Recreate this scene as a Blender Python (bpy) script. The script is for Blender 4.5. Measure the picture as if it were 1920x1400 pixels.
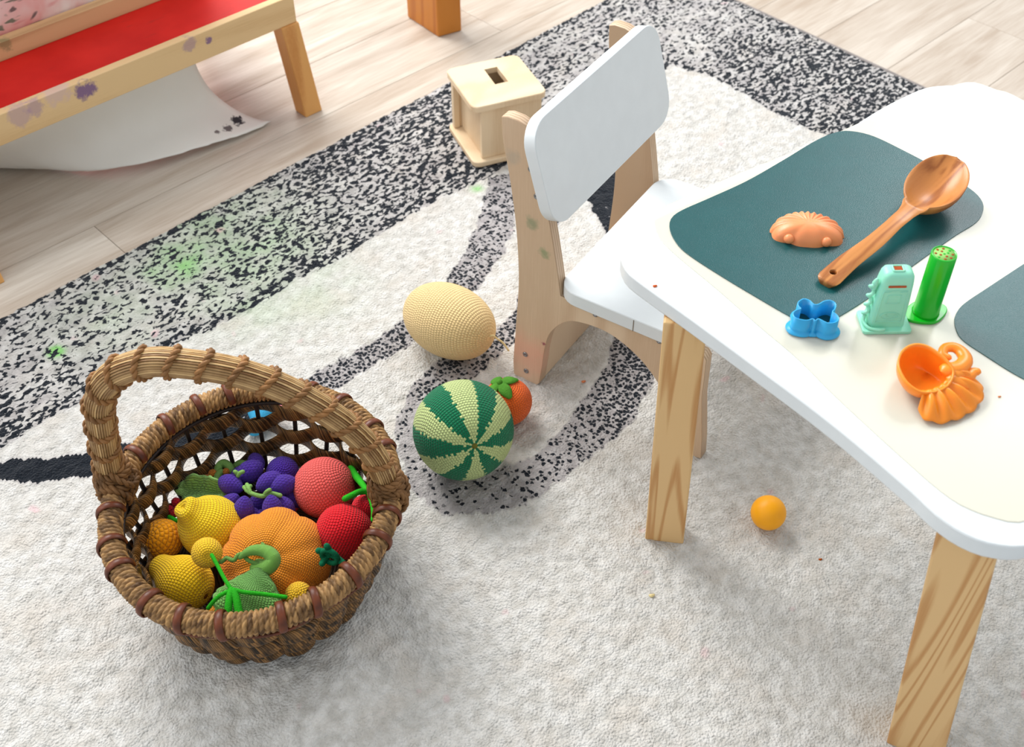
import bpy, bmesh, math, random
import numpy as np
from mathutils import Vector, Matrix, Quaternion
random.seed(7); rng = np.random.default_rng(7)
S = bpy.context.scene
for o in list(bpy.data.objects): bpy.data.objects.remove(o)
PI = math.pi

# ------------------------------------------------------------------ camera
FOC, PITCH, CAMH = 2240.0, math.radians(44.8), 1.30
CP, SP = math.cos(PITCH), math.sin(PITCH)
cam = bpy.data.cameras.new('camera'); cam_o = bpy.data.objects.new('camera', cam)
S.collection.objects.link(cam_o); S.camera = cam_o
cam_o.location = (0, 0, CAMH); cam_o.rotation_euler = (PI/2 - PITCH, 0, 0)
cam.sensor_width = 36; cam.lens = FOC/1920*36; cam.clip_start = .05
cam.dof.use_dof = True; cam.dof.focus_distance = 1.55; cam.dof.aperture_fstop = 7.0

# ------------------------------------------------------------------ light
W = bpy.data.worlds.new('world'); S.world = W; W.use_nodes = True
bg = W.node_tree.nodes['Background']; bg.inputs[0].default_value = (.93, .97, 1, 1); bg.inputs[1].default_value = .54
def area(name, loc, target, sx, sy, power, col):
    l = bpy.data.lights.new(name, 'AREA'); l.shape = 'RECTANGLE'; l.size = sx; l.size_y = sy
    l.energy = power; l.color = col
    o = bpy.data.objects.new(name, l); S.collection.objects.link(o); o.location = loc
    o.rotation_euler = (Vector(target)-Vector(loc)).to_track_quat('-Z', 'Y').to_euler()
    return o
area('window_daylight', (-1.7, 3.6, 3.0), (0, 1.2, 0), 2.2, 1.9, 150, (1, .985, .96))
area('right_window_daylight', (2.3, 4.3, 3.1), (.3, 1.2, .3), 1.3, 1.6, 40, (.96, .98, 1))
area('side_window_daylight', (-3.0, 0.9, 2.2), (0, 1.2, 0), 2.0, 1.6, 20, (1, .98, .95))
vs = S.view_settings
vs.view_transform = 'Standard'; vs.look = 'None'; vs.gamma = 1; vs.use_curve_mapping = False; vs.exposure = 0.52

# ------------------------------------------------------------------ geometry helpers
def ray(x, y):
    u = (x-960)/FOC; v = (y-700)/FOC
    return np.array([u, CP-SP*v, -(SP+CP*v)])
def at(x, y, z=0.0):
    """real-world point at height z that the photograph shows at (x, y)"""
    d = ray(x, y); t = (z-CAMH)/d[2]; return Vector((0, 0, CAMH)) + Vector(d)*t
def on_wall(x, y, a, b):
    a = np.array(a[:2]); b = np.array(b[:2]); n = np.array([-(b-a)[1], (b-a)[0]])
    d = ray(x, y); t = (n@a)/(n@d[:2]); return Vector((0, 0, CAMH)) + Vector(d)*t
def vdir(r, dn, tw):
    """world direction from components: right, down in view, towards viewer"""
    return (Vector((1, 0, 0))*r + Vector((0, -SP, -CP))*dn + Vector((0, -CP, SP))*tw).normalized()
def dist(p): return (p.y*CP - (p.z-CAMH)*SP)

def link(name, data, parent=None):
    o = bpy.data.objects.new(name, data); S.collection.objects.link(o)
    if parent: o.parent = parent
    return o
def tag(o, label=None, cat=None, group=None, kind=None):
    if label: o['label'] = label
    if cat: o['category'] = cat
    if group: o['group'] = group
    if kind: o['kind'] = kind
    return o
def thing(name, label, cat, loc=(0, 0, 0), rz=0.0, group=None):
    o = link(name, None); o.location = loc; o.rotation_euler = (0, 0, rz); o.empty_display_size = .03
    return tag(o, label, cat, group)
def mk(name, verts, faces, mat, parent=None, smooth=True, uvs=None, attrs=None):
    me = bpy.data.meshes.new(name)
    me.from_pydata([tuple(v) for v in verts], [], [tuple(f) for f in faces]); 
    if smooth: me.polygons.foreach_set('use_smooth', [True]*len(me.polygons))
    if uvs is not None:
        l = me.uv_layers.new(name='UVMap'); li = np.empty(len(me.loops), dtype=np.int32)
        me.loops.foreach_get('vertex_index', li)
        l.data.foreach_set('uv', np.asarray(uvs, dtype=np.float32)[li].ravel())
    if attrs:
        for k, a in attrs.items():
            t = me.attributes.new(k, 'FLOAT', 'POINT'); t.data.foreach_set('value', np.asarray(a, dtype=np.float32))
    me.materials.append(mat); me.update()
    return link(name, me, parent)
def grid(name, pos, mat, parent=None, closed_u=False, closed_v=False, uv=True, smooth=True, attrs=None, uv_arr=None):
    """pos[i][j] -> surface; i = u, j = v"""
    pos = np.asarray(pos, dtype=float); nu, nv = pos.shape[:2]
    ii, jj = np.meshgrid(np.arange(nu if closed_u else nu-1), np.arange(nv if closed_v else nv-1), indexing='ij')
    a = ii*nv+jj; b = ((ii+1) % nu)*nv+jj; c = ((ii+1) % nu)*nv+(jj+1) % nv; d = ii*nv+(jj+1) % nv
    F = np.stack([a, b, c, d], -1).reshape(-1, 4)
    me = bpy.data.meshes.new(name); V = pos.reshape(-1, 3)
    me.vertices.add(len(V)); me.vertices.foreach_set('co', V.astype(np.float32).ravel())
    me.loops.add(F.size); me.loops.foreach_set('vertex_index', F.astype(np.int32).ravel())
    me.polygons.add(len(F)); me.polygons.foreach_set('loop_start', np.arange(0, F.size, 4, dtype=np.int32))
    me.polygons.foreach_set('use_smooth', np.full(len(F), smooth))
    me.update(calc_edges=True)
    if uv:
        # per-loop uv so that closed surfaces do not wrap back
        u0 = ii/(nu if closed_u else nu-1); u1 = (ii+1)/(nu if closed_u else nu-1)
        v0 = jj/(nv if closed_v else nv-1); v1 = (jj+1)/(nv if closed_v else nv-1)
        if uv_arr is not None: v0 = uv_arr[jj]; v1 = uv_arr[np.minimum(jj+1, nv-1)]
        U = np.stack([np.stack([u0, v0], -1), np.stack([u1, v0], -1), np.stack([u1, v1], -1), np.stack([u0, v1], -1)], -2)
        me.uv_layers.new(name='UVMap').data.foreach_set('uv', U.astype(np.float32).ravel())
    if attrs:
        for k, x in attrs.items():
            t = me.attributes.new(k, 'FLOAT', 'POINT'); t.data.foreach_set('value', np.asarray(x, dtype=np.float32).ravel())
    me.materials.append(mat); me.validate()
    return link(name, me, parent)
def catmull(pts, n=8, closed=False):
    p = [np.array(q, float) for q in pts]; N = len(p); out = []
    for i in range(N if closed else N-1):
        if closed: a, b, c, d = p[(i-1) % N], p[i], p[(i+1) % N], p[(i+2) % N]
        else: a, b, c, d = p[max(i-1, 0)], p[i], p[i+1], p[min(i+2, N-1)]
        for k in range(n):
            t = k/n
            out.append(.5*((2*b)+(-a+c)*t+(2*a-5*b+4*c-d)*t*t+(-a+3*b-3*c+d)*t**3))
    if not closed: out.append(p[-1])
    return np.array(out)
def resample(p, n):
    p = np.asarray(p, float); s = np.r_[0, np.cumsum(np.linalg.norm(np.diff(p, axis=0), axis=1))]
    t = np.linspace(0, s[-1], n); return np.stack([np.interp(t, s, p[:, k]) for k in range(p.shape[1])], -1)
def frames(p, closed=False):
    p = np.asarray(p, float); n = len(p)
    t = (np.roll(p, -1, 0)-np.roll(p, 1, 0)) if closed else np.gradient(p, axis=0)
    t /= np.linalg.norm(t, axis=1)[:, None]+1e-12
    up = np.array([0, 0, 1.]) if abs(t[0][2]) < .9 else np.array([1., 0, 0])
    N = np.zeros_like(p); v = up-t[0]*(up@t[0]); N[0] = v/np.linalg.norm(v)
    for i in range(1, n):
        v = N[i-1]-t[i]*(N[i-1]@t[i]); N[i] = v/np.linalg.norm(v)
    return t, N, np.cross(t, N)
def tube_pos(p, r, seg=10, closed=False, cap=True, sy=1.0):
    p = np.asarray(p, float); t, N, B = frames(p, closed); r = np.broadcast_to(np.asarray(r, float), (len(p),))
    a = np.arange(seg)*2*PI/seg
    pos = p[:, None]+r[:, None, None]*(np.cos(a)[None, :, None]*N[:, None]*sy+np.sin(a)[None, :, None]*B[:, None])
    if cap and not closed:
        e0 = np.repeat(p[:1], seg, 0)[None]; e1 = np.repeat(p[-1:], seg, 0)[None]
        h0 = p[0]+(pos[0]-p[0])*.7-t[0]*r[0]*.6; h1 = p[-1]+(pos[-1]-p[-1])*.7+t[-1]*r[-1]*.6
        pos = np.concatenate([e0-t[0]*r[0]*.9, h0[None], pos, h1[None], e1+t[-1]*r[-1]*.9])
    return pos
def tube(name, p, r, mat, parent=None, seg=10, closed=False, sy=1.0):
    return grid(name, tube_pos(p, r, seg, closed, True, sy), mat, parent, closed_u=closed, closed_v=True)
def join_tubes(name, specs, mat, parent=None, seg=8):
    """several tubes that make ONE part"""
    V = []; F = []; base = 0
    for p, r, cl in specs:
        pos = tube_pos(p, r, seg, cl); nu, nv = pos.shape[:2]
        V.append(pos.reshape(-1, 3))
        for i in range(nu if cl else nu-1):
            for j in range(nv):
                F.append((base+i*nv+j, base+((i+1) % nu)*nv+j, base+((i+1) % nu)*nv+(j+1) % nv, base+i*nv+(j+1) % nv))
        base += nu*nv
    return mk(name, np.concatenate(V), F, mat, parent)
def lathe(name, prof, mat, parent=None, seg=48, mod=None):
    """prof: (r,z) bottom->top; uv: u angle, v arc length"""
    prof = np.asarray(prof, float); s = np.r_[0, np.cumsum(np.linalg.norm(np.diff(prof, axis=0), axis=1))]; s /= s[-1]
    a = np.arange(seg)*2*PI/seg
    R = np.repeat(prof[None, :, 0], seg, 0); Z = np.repeat(prof[None, :, 1], seg, 0)
    if mod: R, Z = mod(R, Z, a[:, None], s[None, :])
    pos = np.stack([R*np.cos(a)[:, None], R*np.sin(a)[:, None], Z], -1)
    return grid(name, pos, mat, parent, closed_u=True, uv_arr=s)
def prism(name, outline, z0, z1, mat, parent=None, bevel=.002, smooth=False, holes=None, shade_auto=True):
    """closed 2-D outline (ccw) -> slab with softened edges"""
    o = np.asarray(outline, float); n = len(o)
    d = np.roll(o, -1, 0)-np.roll(o, 1, 0); d /= np.linalg.norm(d, axis=1)[:, None]+1e-12
    area_ = .5*np.sum(o[:, 0]*np.roll(o[:, 1], -1)-np.roll(o[:, 0], -1)*o[:, 1])
    if area_ < 0: o = o[::-1]; d = -d[::-1]
    nrm = np.stack([d[:, 1], -d[:, 0]], -1)
    b = bevel
    rings = [(o-nrm*b, z0), (o-nrm*b*.3, z0+b*.3), (o, z0+b), (o, z0+b*1.1+1e-5), (o, z1-b*1.1-1e-5), (o, z1-b), (o-nrm*b*.3, z1-b*.3), (o-nrm*b, z1)]
    V = []; F = []
    for r, z in rings: V += [(x, y, z) for x, y in r]
    for k in range(7):
        for i in range(n):
            j = (i+1) % n; F.append((k*n+i, k*n+j, (k+1)*n+j, (k+1)*n+i))
    F.append(tuple(range(n))[::-1]); F.append(tuple(7*n+i for i in range(n)))
    ob = mk(name, V, F, mat, parent, smooth=True)
    me = ob.data; me.polygons[len(F)-1].use_smooth = False; me.polygons[len(F)-2].use_smooth = False
    if len(o) > 3:
        bm = bmesh.new(); bm.from_mesh(me); bmesh.ops.triangulate(bm, faces=[f for f in bm.faces if len(f.verts) > 4]); bm.to_mesh(me); bm.free()
    return ob
def rrect(w, h, r, n=6, cx=0, cy=0):
    out = []
    for sx, sy, a0 in ((1, 1, 0), (-1, 1, PI/2), (-1, -1, PI), (1, -1, 1.5*PI)):
        for k in range(n+1):
            a = a0+k/n*PI/2; out.append((cx+sx*(w/2-r)+r*math.cos(a), cy+sy*(h/2-r)+r*math.sin(a)))
    return out
def box(name, x0, x1, y0, y1, z0, z1, mat, parent=None, bevel=.0015):
    bm = bmesh.new(); bmesh.ops.create_cube(bm, size=1)
    for v in bm.verts: v.co = ((x0+x1)/2+v.co.x*(x1-x0), (y0+y1)/2+v.co.y*(y1-y0), (z0+z1)/2+v.co.z*(z1-z0))
    if bevel: bmesh.ops.bevel(bm, geom=bm.edges[:], offset=bevel, segments=2, affect='EDGES', profile=.5)
    me = bpy.data.meshes.new(name); bm.to_mesh(me); bm.free(); me.materials.append(mat)
    return link(name, me, parent)
def hexa(name, b4, t4, mat, parent=None, bevel=.002):
    """four bottom and four top corners (same order) -> leg"""
    bm = bmesh.new(); vb = [bm.verts.new(v) for v in b4]; vt = [bm.verts.new(v) for v in t4]
    bm.faces.new(vb[::-1]); bm.faces.new(vt)
    for i in range(4): bm.faces.new((vb[i], vb[(i+1) % 4], vt[(i+1) % 4], vt[i]))
    bmesh.ops.recalc_face_normals(bm, faces=bm.faces[:])
    bmesh.ops.bevel(bm, geom=bm.edges[:], offset=bevel, segments=2, affect='EDGES', profile=.5)
    me = bpy.data.meshes.new(name); bm.to_mesh(me); bm.free(); me.materials.append(mat)
    return link(name, me, parent)
def orient(o, loc, axis, spin=0.0):
    q = Vector((0, 0, 1)).rotation_difference(Vector(axis).normalized())
    o.rotation_mode = 'QUATERNION'; o.rotation_quaternion = q @ Quaternion((0, 0, 1), spin); o.location = loc
    return o
def copy_tree(o, parent=None):
    c = o.copy(); S.collection.objects.link(c); c.parent = parent
    for ch in list(o.children): copy_tree(ch, c)
    return c

# ------------------------------------------------------------------ materials
def s2l(c):
    f = lambda v: v/12.92 if v <= .04045 else ((v+.055)/1.055)**2.4
    return tuple(f(v/255) for v in c)+(1,)
class NT:
    def __init__(s, name, rough=.5, spec=.5):
        s.m = bpy.data.materials.new(name); s.m.use_nodes = True; s.t = s.m.node_tree; s.b = s.t.nodes['Principled BSDF']
        s.b.inputs['Roughness'].default_value = rough; s.b.inputs['Specular IOR Level'].default_value = spec
    def n(s, typ, **kw):
        nd = s.t.nodes.new(typ)
        for k, v in kw.items(): setattr(nd, k, v)
        return nd
    def l(s, a, b): s.t.links.new(a, b)
    def val(s, sock, v):
        if isinstance(v, (int, float, tuple)): sock.default_value = v
        else: s.l(v, sock)
    def math(s, op, a, b=None, c=None):
        nd = s.n('ShaderNodeMath', operation=op); s.val(nd.inputs[0], a)
        if b is not None: s.val(nd.inputs[1], b)
        if c is not None: s.val(nd.inputs[2], c)
        return nd.outputs[0]
    def mix(s, f, a, b, blend='MIX'):
        nd = s.n('ShaderNodeMix', data_type='RGBA', blend_type=blend)
        s.val(nd.inputs[0], f); s.val(nd.inputs[6], a); s.val(nd.inputs[7], b); return nd.outputs[2]
    def noise(s, scale, vec=None, detail=2, rough=.5, dist=0, out=0):
        nd = s.n('ShaderNodeTexNoise'); nd.inputs['Scale'].default_value = scale; nd.inputs['Detail'].default_value = detail
        nd.inputs['Roughness'].default_value = rough; nd.inputs['Distortion'].default_value = dist
        if vec is not None: s.l(vec, nd.inputs['Vector'])
        return nd.outputs[out]
    def coord(s, scale=(1, 1, 1), kind='Object', rot=(0, 0, 0), loc=(0, 0, 0)):
        t = s.n('ShaderNodeTexCoord'); mp = s.n('ShaderNodeMapping'); mp.inputs['Scale'].default_value = scale
        mp.inputs['Rotation'].default_value = rot; mp.inputs['Location'].default_value = loc
        s.l(t.outputs[kind], mp.inputs[0]); return mp.outputs[0]
    def ramp(s, fac, stops, interp='LINEAR'):
        nd = s.n('ShaderNodeValToRGB'); cr = nd.color_ramp; cr.interpolation = interp
        while len(cr.elements) < len(stops): cr.elements.new(.5)
        for e, (p, c) in zip(cr.elements, stops): e.position = p; e.color = c
        s.l(fac, nd.inputs[0]); return nd.outputs[0]
    def mapr(s, v, a, b, c=0., d=1., smooth=False):
        nd = s.n('ShaderNodeMapRange'); nd.interpolation_type = 'SMOOTHSTEP' if smooth else 'LINEAR'
        s.val(nd.inputs[0], v); s.val(nd.inputs[1], a); s.val(nd.inputs[2], b); s.val(nd.inputs[3], c); s.val(nd.inputs[4], d)
        return nd.outputs[0]
    def bump(s, h, strength=.5, distance=.002):
        nd = s.n('ShaderNodeBump'); nd.inputs['Strength'].default_value = strength; nd.inputs['Distance'].default_value = distance
        s.l(h, nd.inputs['Height']); s.l(nd.outputs[0], s.b.inputs['Normal'])
    def col(s, c): s.val(s.b.inputs['Base Color'], c)
    def rnd(s): return s.n('ShaderNodeObjectInfo').outputs['Random']

def plain(name, rgb, rough=.45, spec=.5, var=.04, bump=0, bscale=300, sss=0):
    m = NT(name, rough, spec); c = s2l(rgb); co = m.coord()
    n = m.noise(40, co, 3)
    dk = tuple(x*(1-var*2.5) for x in c[:3])+(1,)
    m.col(m.mix(m.mapr(n, .35, .65), dk, c))
    if bump: m.bump(m.noise(bscale, co, 2), bump, .001)
    if sss:
        m.b.inputs['Subsurface Weight'].default_value = sss; m.b.inputs['Subsurface Radius'].default_value = (.01, .006, .003)
        m.b.inputs['Subsurface Scale'].default_value = .5
    return m.m
def crochet(name, rgb, N, M, rgb2=None, stripes=0, strength=.9, distance=.0022, fuzz=.3):
    """knitted rows and stitches counted on the surface's own uv"""
    m = NT(name, .85, .15); c = s2l(rgb)
    m.b.inputs['Sheen Weight'].default_value = .12; m.b.inputs['Sheen Roughness'].default_value = .5
    uv = m.n('ShaderNodeUVMap'); sp = m.n('ShaderNodeSeparateXYZ'); m.l(uv.outputs[0], sp.inputs[0]); u, v = sp.outputs[0], sp.outputs[1]
    rf = m.math('MULTIPLY', v, float(N)); row = m.math('FLOOR', rf); fr = m.math('FRACT', rf)
    th = m.math('MULTIPLY', m.math('DIVIDE', m.math('ADD', row, .5), float(N)), PI)
    cnt = m.math('MAXIMUM', m.math('ROUND', m.math('MULTIPLY', m.math('POWER', m.math('MAXIMUM', m.math('SINE', th), .001), .85), float(M))), 6.)
    sx = m.math('ADD', m.math('MULTIPLY', u, cnt), m.math('MULTIPLY', m.math('MODULO', row, 2.), .5)); fx = m.math('FRACT', sx)
    q = lambda f: m.math('POWER', m.math('MULTIPLY', m.math('MULTIPLY', f, m.math('SUBTRACT', 1., f)), 4.), .55)
    h = m.math('MULTIPLY', q(fx), q(fr))
    co = m.coord(); nz = m.noise(900, co, 2)
    hh = m.math('ADD', h, m.math('MULTIPLY', nz, fuzz))
    c = tuple(min(1, x*1.22) for x in c[:3])+(1,); dk = tuple(x*.86 for x in c[:3])+(1,)
    base = m.mix(m.noise(160, co, 2), dk, c)
    if stripes:
        c2 = s2l(rgb2); dk2 = tuple(x*.85 for x in c2[:3])+(1,)
        b2 = m.mix(m.noise(160, co, 2), dk2, c2)
        # stripe limit steps along whole stitches
        uq = m.math('DIVIDE', m.math('FLOOR', sx), cnt)
        st = m.math('FRACT', m.math('MULTIPLY', uq, float(stripes)))
        base = m.mix(m.math('LESS_THAN', st, .5), base, b2)
    m.col(base); m.bump(hh, strength, distance)
    return m.m
def wood(name, c1, c2, axis='Z', ring=9., stretch=.06, rough=.5, contrast=(.35, .7), fine=.25, spec=.35, freq=42.):
    m = NT(name, rough, spec)
    i = 'XYZ'.index(axis); sc = [1., 1., 1.]; sc[i] = stretch
    t = m.n('ShaderNodeTexCoord'); mp = m.n('ShaderNodeMapping'); mp.inputs['Scale'].default_value = tuple(sc); m.l(t.outputs['Object'], mp.inputs[0])
    oi = m.n('ShaderNodeObjectInfo'); ad = m.n('ShaderNodeVectorMath', operation='ADD'); m.l(mp.outputs[0], ad.inputs[0])
    cm = m.n('ShaderNodeCombineXYZ')
    for k in range(3): m.l(m.math('MULTIPLY', oi.outputs['Random'], 7.+3*k), cm.inputs[k])
    m.l(cm.outputs[0], ad.inputs[1]); v = ad.outputs[0]
    n1 = m.noise(ring, v, 2, .5, .6)
    w = m.math('SINE', m.math('MULTIPLY', n1, freq))
    w = m.mapr(w, -1, 1)
    fsc = [500., 500., 500.]; fsc[i] = 18.
    mp2 = m.n('ShaderNodeMapping'); mp2.inputs['Scale'].default_value = tuple(fsc); m.l(t.outputs['Object'], mp2.inputs[0])
    n2 = m.noise(1., mp2.outputs[0], 3)
    f = m.math('ADD', m.math('MULTIPLY', w, 1-fine), m.math('MULTIPLY', n2, fine))
    m.col(m.mix(m.mapr(f, contrast[0], contrast[1], smooth=True), s2l(c1), s2l(c2)))
    m.bump(n2, .12, .0008)
    return m.m

MAT = {}
MAT['white'] = plain('white_laminate', (221, 226, 228), .32, .4, .01)
MAT['white_edge'] = plain('white_edge', (232, 234, 236), .4, .4, .01)
MAT['ply'] = wood('birch_plywood', (216, 191, 162), (199, 170, 140), 'Z', 3., .12, .5, (.3, .9), .45)
def layered():
    m0 = wood('birch_plywood_edge', (216, 191, 162), (199, 170, 140), 'Z', 3., .12, .5, (.3, .9), .45)
    h = NT.__new__(NT); h.m = m0; h.t = m0.node_tree; h.b = h.t.nodes['Principled BSDF']; src = h.b.inputs['Base Color'].links[0].from_socket
    sp = h.n('ShaderNodeSeparateXYZ'); h.l(h.coord(), sp.inputs[0])
    ly = h.math('SINE', h.math('MULTIPLY', sp.outputs[1], 2*PI/.0048)); h.l(h.mix(h.math('MULTIPLY', h.mapr(ly, .1, .7), .55), src, s2l((150, 116, 84))), h.b.inputs['Base Color'])
    # dried paint smudges left by children
    cur = h.b.inputs['Base Color'].links[0].from_socket; co = h.coord()
    for p, r, c, st in (((.030, 0, .305), .012, (96, 130, 96), .55), ((.050, 0, .262), .010, (100, 136, 92), .6), ((.022, 0, .060), .050, (222, 164, 140), .5), ((.053, 0, .092), .004, (130, 40, 70), .9), ((-.002, 0, .40), .014, (150, 150, 140), .35)):
        d = h.n('ShaderNodeVectorMath', operation='DISTANCE'); h.l(co, d.inputs[0]); d.inputs[1].default_value = p
        f = h.math('ADD', h.math('DIVIDE', d.outputs['Value'], r), h.math('MULTIPLY', h.math('SUBTRACT', h.noise(1.2/r, co, 3), .5), 1.6))
        cur = h.mix(h.math('MULTIPLY', h.mapr(f, 1.1, .3), st), cur, s2l(c))
    h.l(cur, h.b.inputs['Base Color']); return m0
MAT['ply_edge'] = layered()
MAT['pine'] = wood('pine', (220, 182, 128), (190, 138, 82), 'Z', 15., .03, .45, (.50, 1.0), .2, freq=85.)
MAT['box_wood'] = wood('box_wood', (226, 203, 170), (212, 184, 148), 'Z', 4., .15, .5, (.3, .9), .5)
MAT['screw'] = plain('steel', (150, 150, 152), .3, .6, .05)
bpy.data.materials['steel'].node_tree.nodes['Principled BSDF'].inputs['Metallic'].default_value = .9
MAT['teal'] = plain('teal_vinyl', (20, 80, 82), .30, .4, .03, .25, 900)

# ================================================================== SETTING: plank floor
FZ = -.010                                    # boards; the rug's pile top is z = 0
ANG = math.radians(43.8); SC = 1.0077
def plank_mat():
    m = NT('whitewashed_plank', .38, .35); t = m.n('ShaderNodeTexCoord')
    oi = m.n('ShaderNodeObjectInfo'); cm = m.n('ShaderNodeCombineXYZ')
    for k in range(3): m.l(m.math('MULTIPLY', oi.outputs['Random'], 11.+5*k), cm.inputs[k])
    ad = m.n('ShaderNodeVectorMath', operation='ADD'); m.l(t.outputs['Object'], ad.inputs[0]); m.l(cm.outputs[0], ad.inputs[1])
    def mp(s):
        q = m.n('ShaderNodeMapping'); q.inputs['Scale'].default_value = s; m.l(ad.outputs[0], q.inputs[0]); return q.outputs[0]
    n1 = m.noise(1, mp((3, 26, 26)), 4, .55, .5); n2 = m.noise(1, mp((14, 220, 220)), 3); n3 = m.noise(1, mp((2.5, 8, 8)), 2)
    f = m.math('ADD', m.math('MULTIPLY', n1, .6), m.math('ADD', m.math('MULTIPLY', n2, .25), m.math('MULTIPLY', n3, .25)))
    c = m.mix(m.mapr(f, .42, .70), s2l((168, 151, 134)), s2l((209, 200, 188)))
    tone = m.mapr(oi.outputs['Random'], 0, 1, .0, .32)
    c = m.mix(tone, c, s2l((170, 155, 140)))
    m.col(c); m.bump(n2, .08, .0006); return m.m
MAT['plank'] = plank_mat()
fl = link('floor', None); tag(fl, 'pale whitewashed plank floor', None, kind='structure'); fl.rotation_euler = (0, 0, ANG)
fl.location = (0, 0, FZ)
edges = [-.75, -.57, -.39, -.21, -.03, .15, .33, .51, .69, .8718, 1.0518, 1.2318, 1.395, 1.558, 1.7209, 1.899, 2.079, 2.259, 2.439, 2.62, 2.80, 2.98]
joint = {13: .6295, 9: 2.403, 14: 1.62, 15: .98, 10: 1.9, 11: 2.72, 12: .55, 16: 1.45}
for r in range(len(edges)-1):
    y0, y1 = edges[r]*SC, edges[r+1]*SC; L = 1.29
    off = joint.get(r, (r*.47) % L)*SC
    k0 = math.floor((-.9-off)/L)
    for k in range(k0, 9):
        x0 = off+k*L; x1 = x0+L
        if x0 > 3.3: break
        if x1 < -.9: continue
        # only the boards beside the rug show, the rest is covered
        if y1 < 1.5 and x1 < 2.0: continue
        pl = box('plank', x0+.0004, x1-.0004, y0+.0004, y1-.0004, -.012, 0, MAT['plank'], fl, .0007)

# ================================================================== RUG
c_far = at(1248, -63, 0)
c_left = at(0, 592, 0); c_right = at(1740, 165, 0)
e1 = (c_left-c_far).normalized(); e2 = (c_right-c_far).normalized()      # along the left edge, along the far edge
LA, LB = 2.35, 1.86; ST = .0042
na, nb = int(LA/ST), int(LB/ST)
A_, B_ = np.meshgrid(np.linspace(0, LA, na), np.linspace(0, LB, nb), indexing='ij')
X = c_far.x+e1.x*A_+e2.x*B_; Y = c_far.y+e1.y*A_+e2.y*B_
def poly(px): return np.array([at(*q)[:2] for q in px])
def inside(pl):
    r = np.zeros(X.shape, bool); n = len(pl)
    for i in range(n):
        x1, y1 = pl[i]; x2, y2 = pl[(i+1) % n]
        c = ((y1 > Y) != (y2 > Y)) & (X < (x2-x1)*(Y-y1)/(y2-y1+1e-12)+x1); r ^= c
    return r
def pdist(pl, closed=True):
    d = np.full(X.shape, 1e9); tt = np.zeros(X.shape); n = len(pl)
    for i in range(n if closed else n-1):
        a = pl[i]; b = pl[(i+1) % n]; ab = b-a; t = np.clip(((X-a[0])*ab[0]+(Y-a[1])*ab[1])/(ab@ab+1e-12), 0, 1)
        q = np.hypot(X-a[0]-t*ab[0], Y-a[1]-t*ab[1]); m = q < d; d = np.where(m, q, d); tt = np.where(m, i+t, tt)
    return d, tt
def field(samples, pw=3.):
    """smooth scalar field through (px, py, value) samples"""
    num = np.zeros(X.shape); den = np.zeros(X.shape)
    for x, y, v in samples:
        p = at(x, y); w = 1/((X-p.x)**2+(Y-p.y)**2+1e-4)**(pw/2); num += w*v; den += w
    return num/den
def vnoise(fx, fy, seed):
    r = np.random.default_rng(seed); T = r.random((256, 256))
    xi = np.floor(fx).astype(int); yi = np.floor(fy).astype(int); u = fx-xi; v = fy-yi; u = u*u*(3-2*u); v = v*v*(3-2*v)
    g = lambda a, b: T[a % 256, b % 256]
    return (g(xi, yi)*(1-u)+g(xi+1, yi)*u)*(1-v)+(g(xi, yi+1)*(1-u)+g(xi+1, yi+1)*u)*v
# wandering of the woven outlines
X0, Y0 = X.copy(), Y.copy()
X = X+.010*(vnoise(A_*70, B_*70, 3)-.5); Y = Y+.010*(vnoise(A_*70, B_*70, 4)-.5)
dens = np.zeros(X.shape); grey = np.zeros(X.shape)
inner = poly([(-700, 1210), (-250, 980), (0, 840), (100, 776), (160, 748), (332, 644), (400, 616), (480, 572), (560, 520), (640, 484), (720, 435), (823, 370),
              (905, 338), (1080, 232), (1261, 120), (1357, 153), (1423, 192), (1480, 227), (1540, 250), (1900, 400), (2900, 900), (2900, 2600), (-900, 2600)])
border = ~inside(inner); di, _ = pdist(inner)
streak = vnoise(A_*5, B_*75, 11)*.6+vnoise(A_*9, B_*140, 12)*.4
dL = B_; dR = A_
bd = field([(30, 640, .33), (200, 560, .36), (350, 490, .33), (480, 430, .45), (650, 300, .62), (700, 400, .52), (600, 470, .58), (250, 660, .28), (100, 740, .36),
            (330, 620, .40), (60, 800, .55), (150, 735, .55), (850, 230, .66), (820, 330, .60), (1000, 130, .38), (1060, 60, .34), (1200, 30, .42), (1280, 90, .28), (1330, 40, .30), (1400, 100, .62),
            (1480, 60, .55), (1560, 110, .72), (1640, 160, .70), (1520, 200, .60), (1450, 150, .58), (1720, 180, .66)])
bd = bd-.06+(streak-.5)*.34
bd = np.where(di < .022, np.maximum(bd, .62), bd)
bd = np.where(np.minimum(dL, dR) < .018, np.maximum(bd, .62), bd)
dens = np.where(border, bd, dens); grey = np.where(border, .25+.6*vnoise(A_*24, B_*60, 51), grey)
sweep = poly([(975, 318), (962, 430), (939, 480), (891, 538), (840, 590), (771, 645), (720, 672), (630, 727), (560, 765), (450, 820), (300, 868), (178, 888), (88, 902), (0, 900), (-300, 880),
              (-300, 850), (0, 860), (90, 856), (176, 842), (300, 815), (450, 770), (520, 738), (582, 706), (694, 640), (749, 603), (800, 560), (833, 525), (864, 480), (893, 420), (908, 370), (916, 330)])
sd = field([(940, 350, .42), (925, 420, .40), (890, 480, .48), (850, 540, .62), (760, 630, .66), (700, 650, .72), (620, 700, .76), (540, 745, .9), (400, 800, .99), (200, 866, 1.0), (0, 880, 1.)])
m = inside(sweep); dens = np.where(m, sd, dens); grey = np.where(m, .9, grey)
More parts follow.
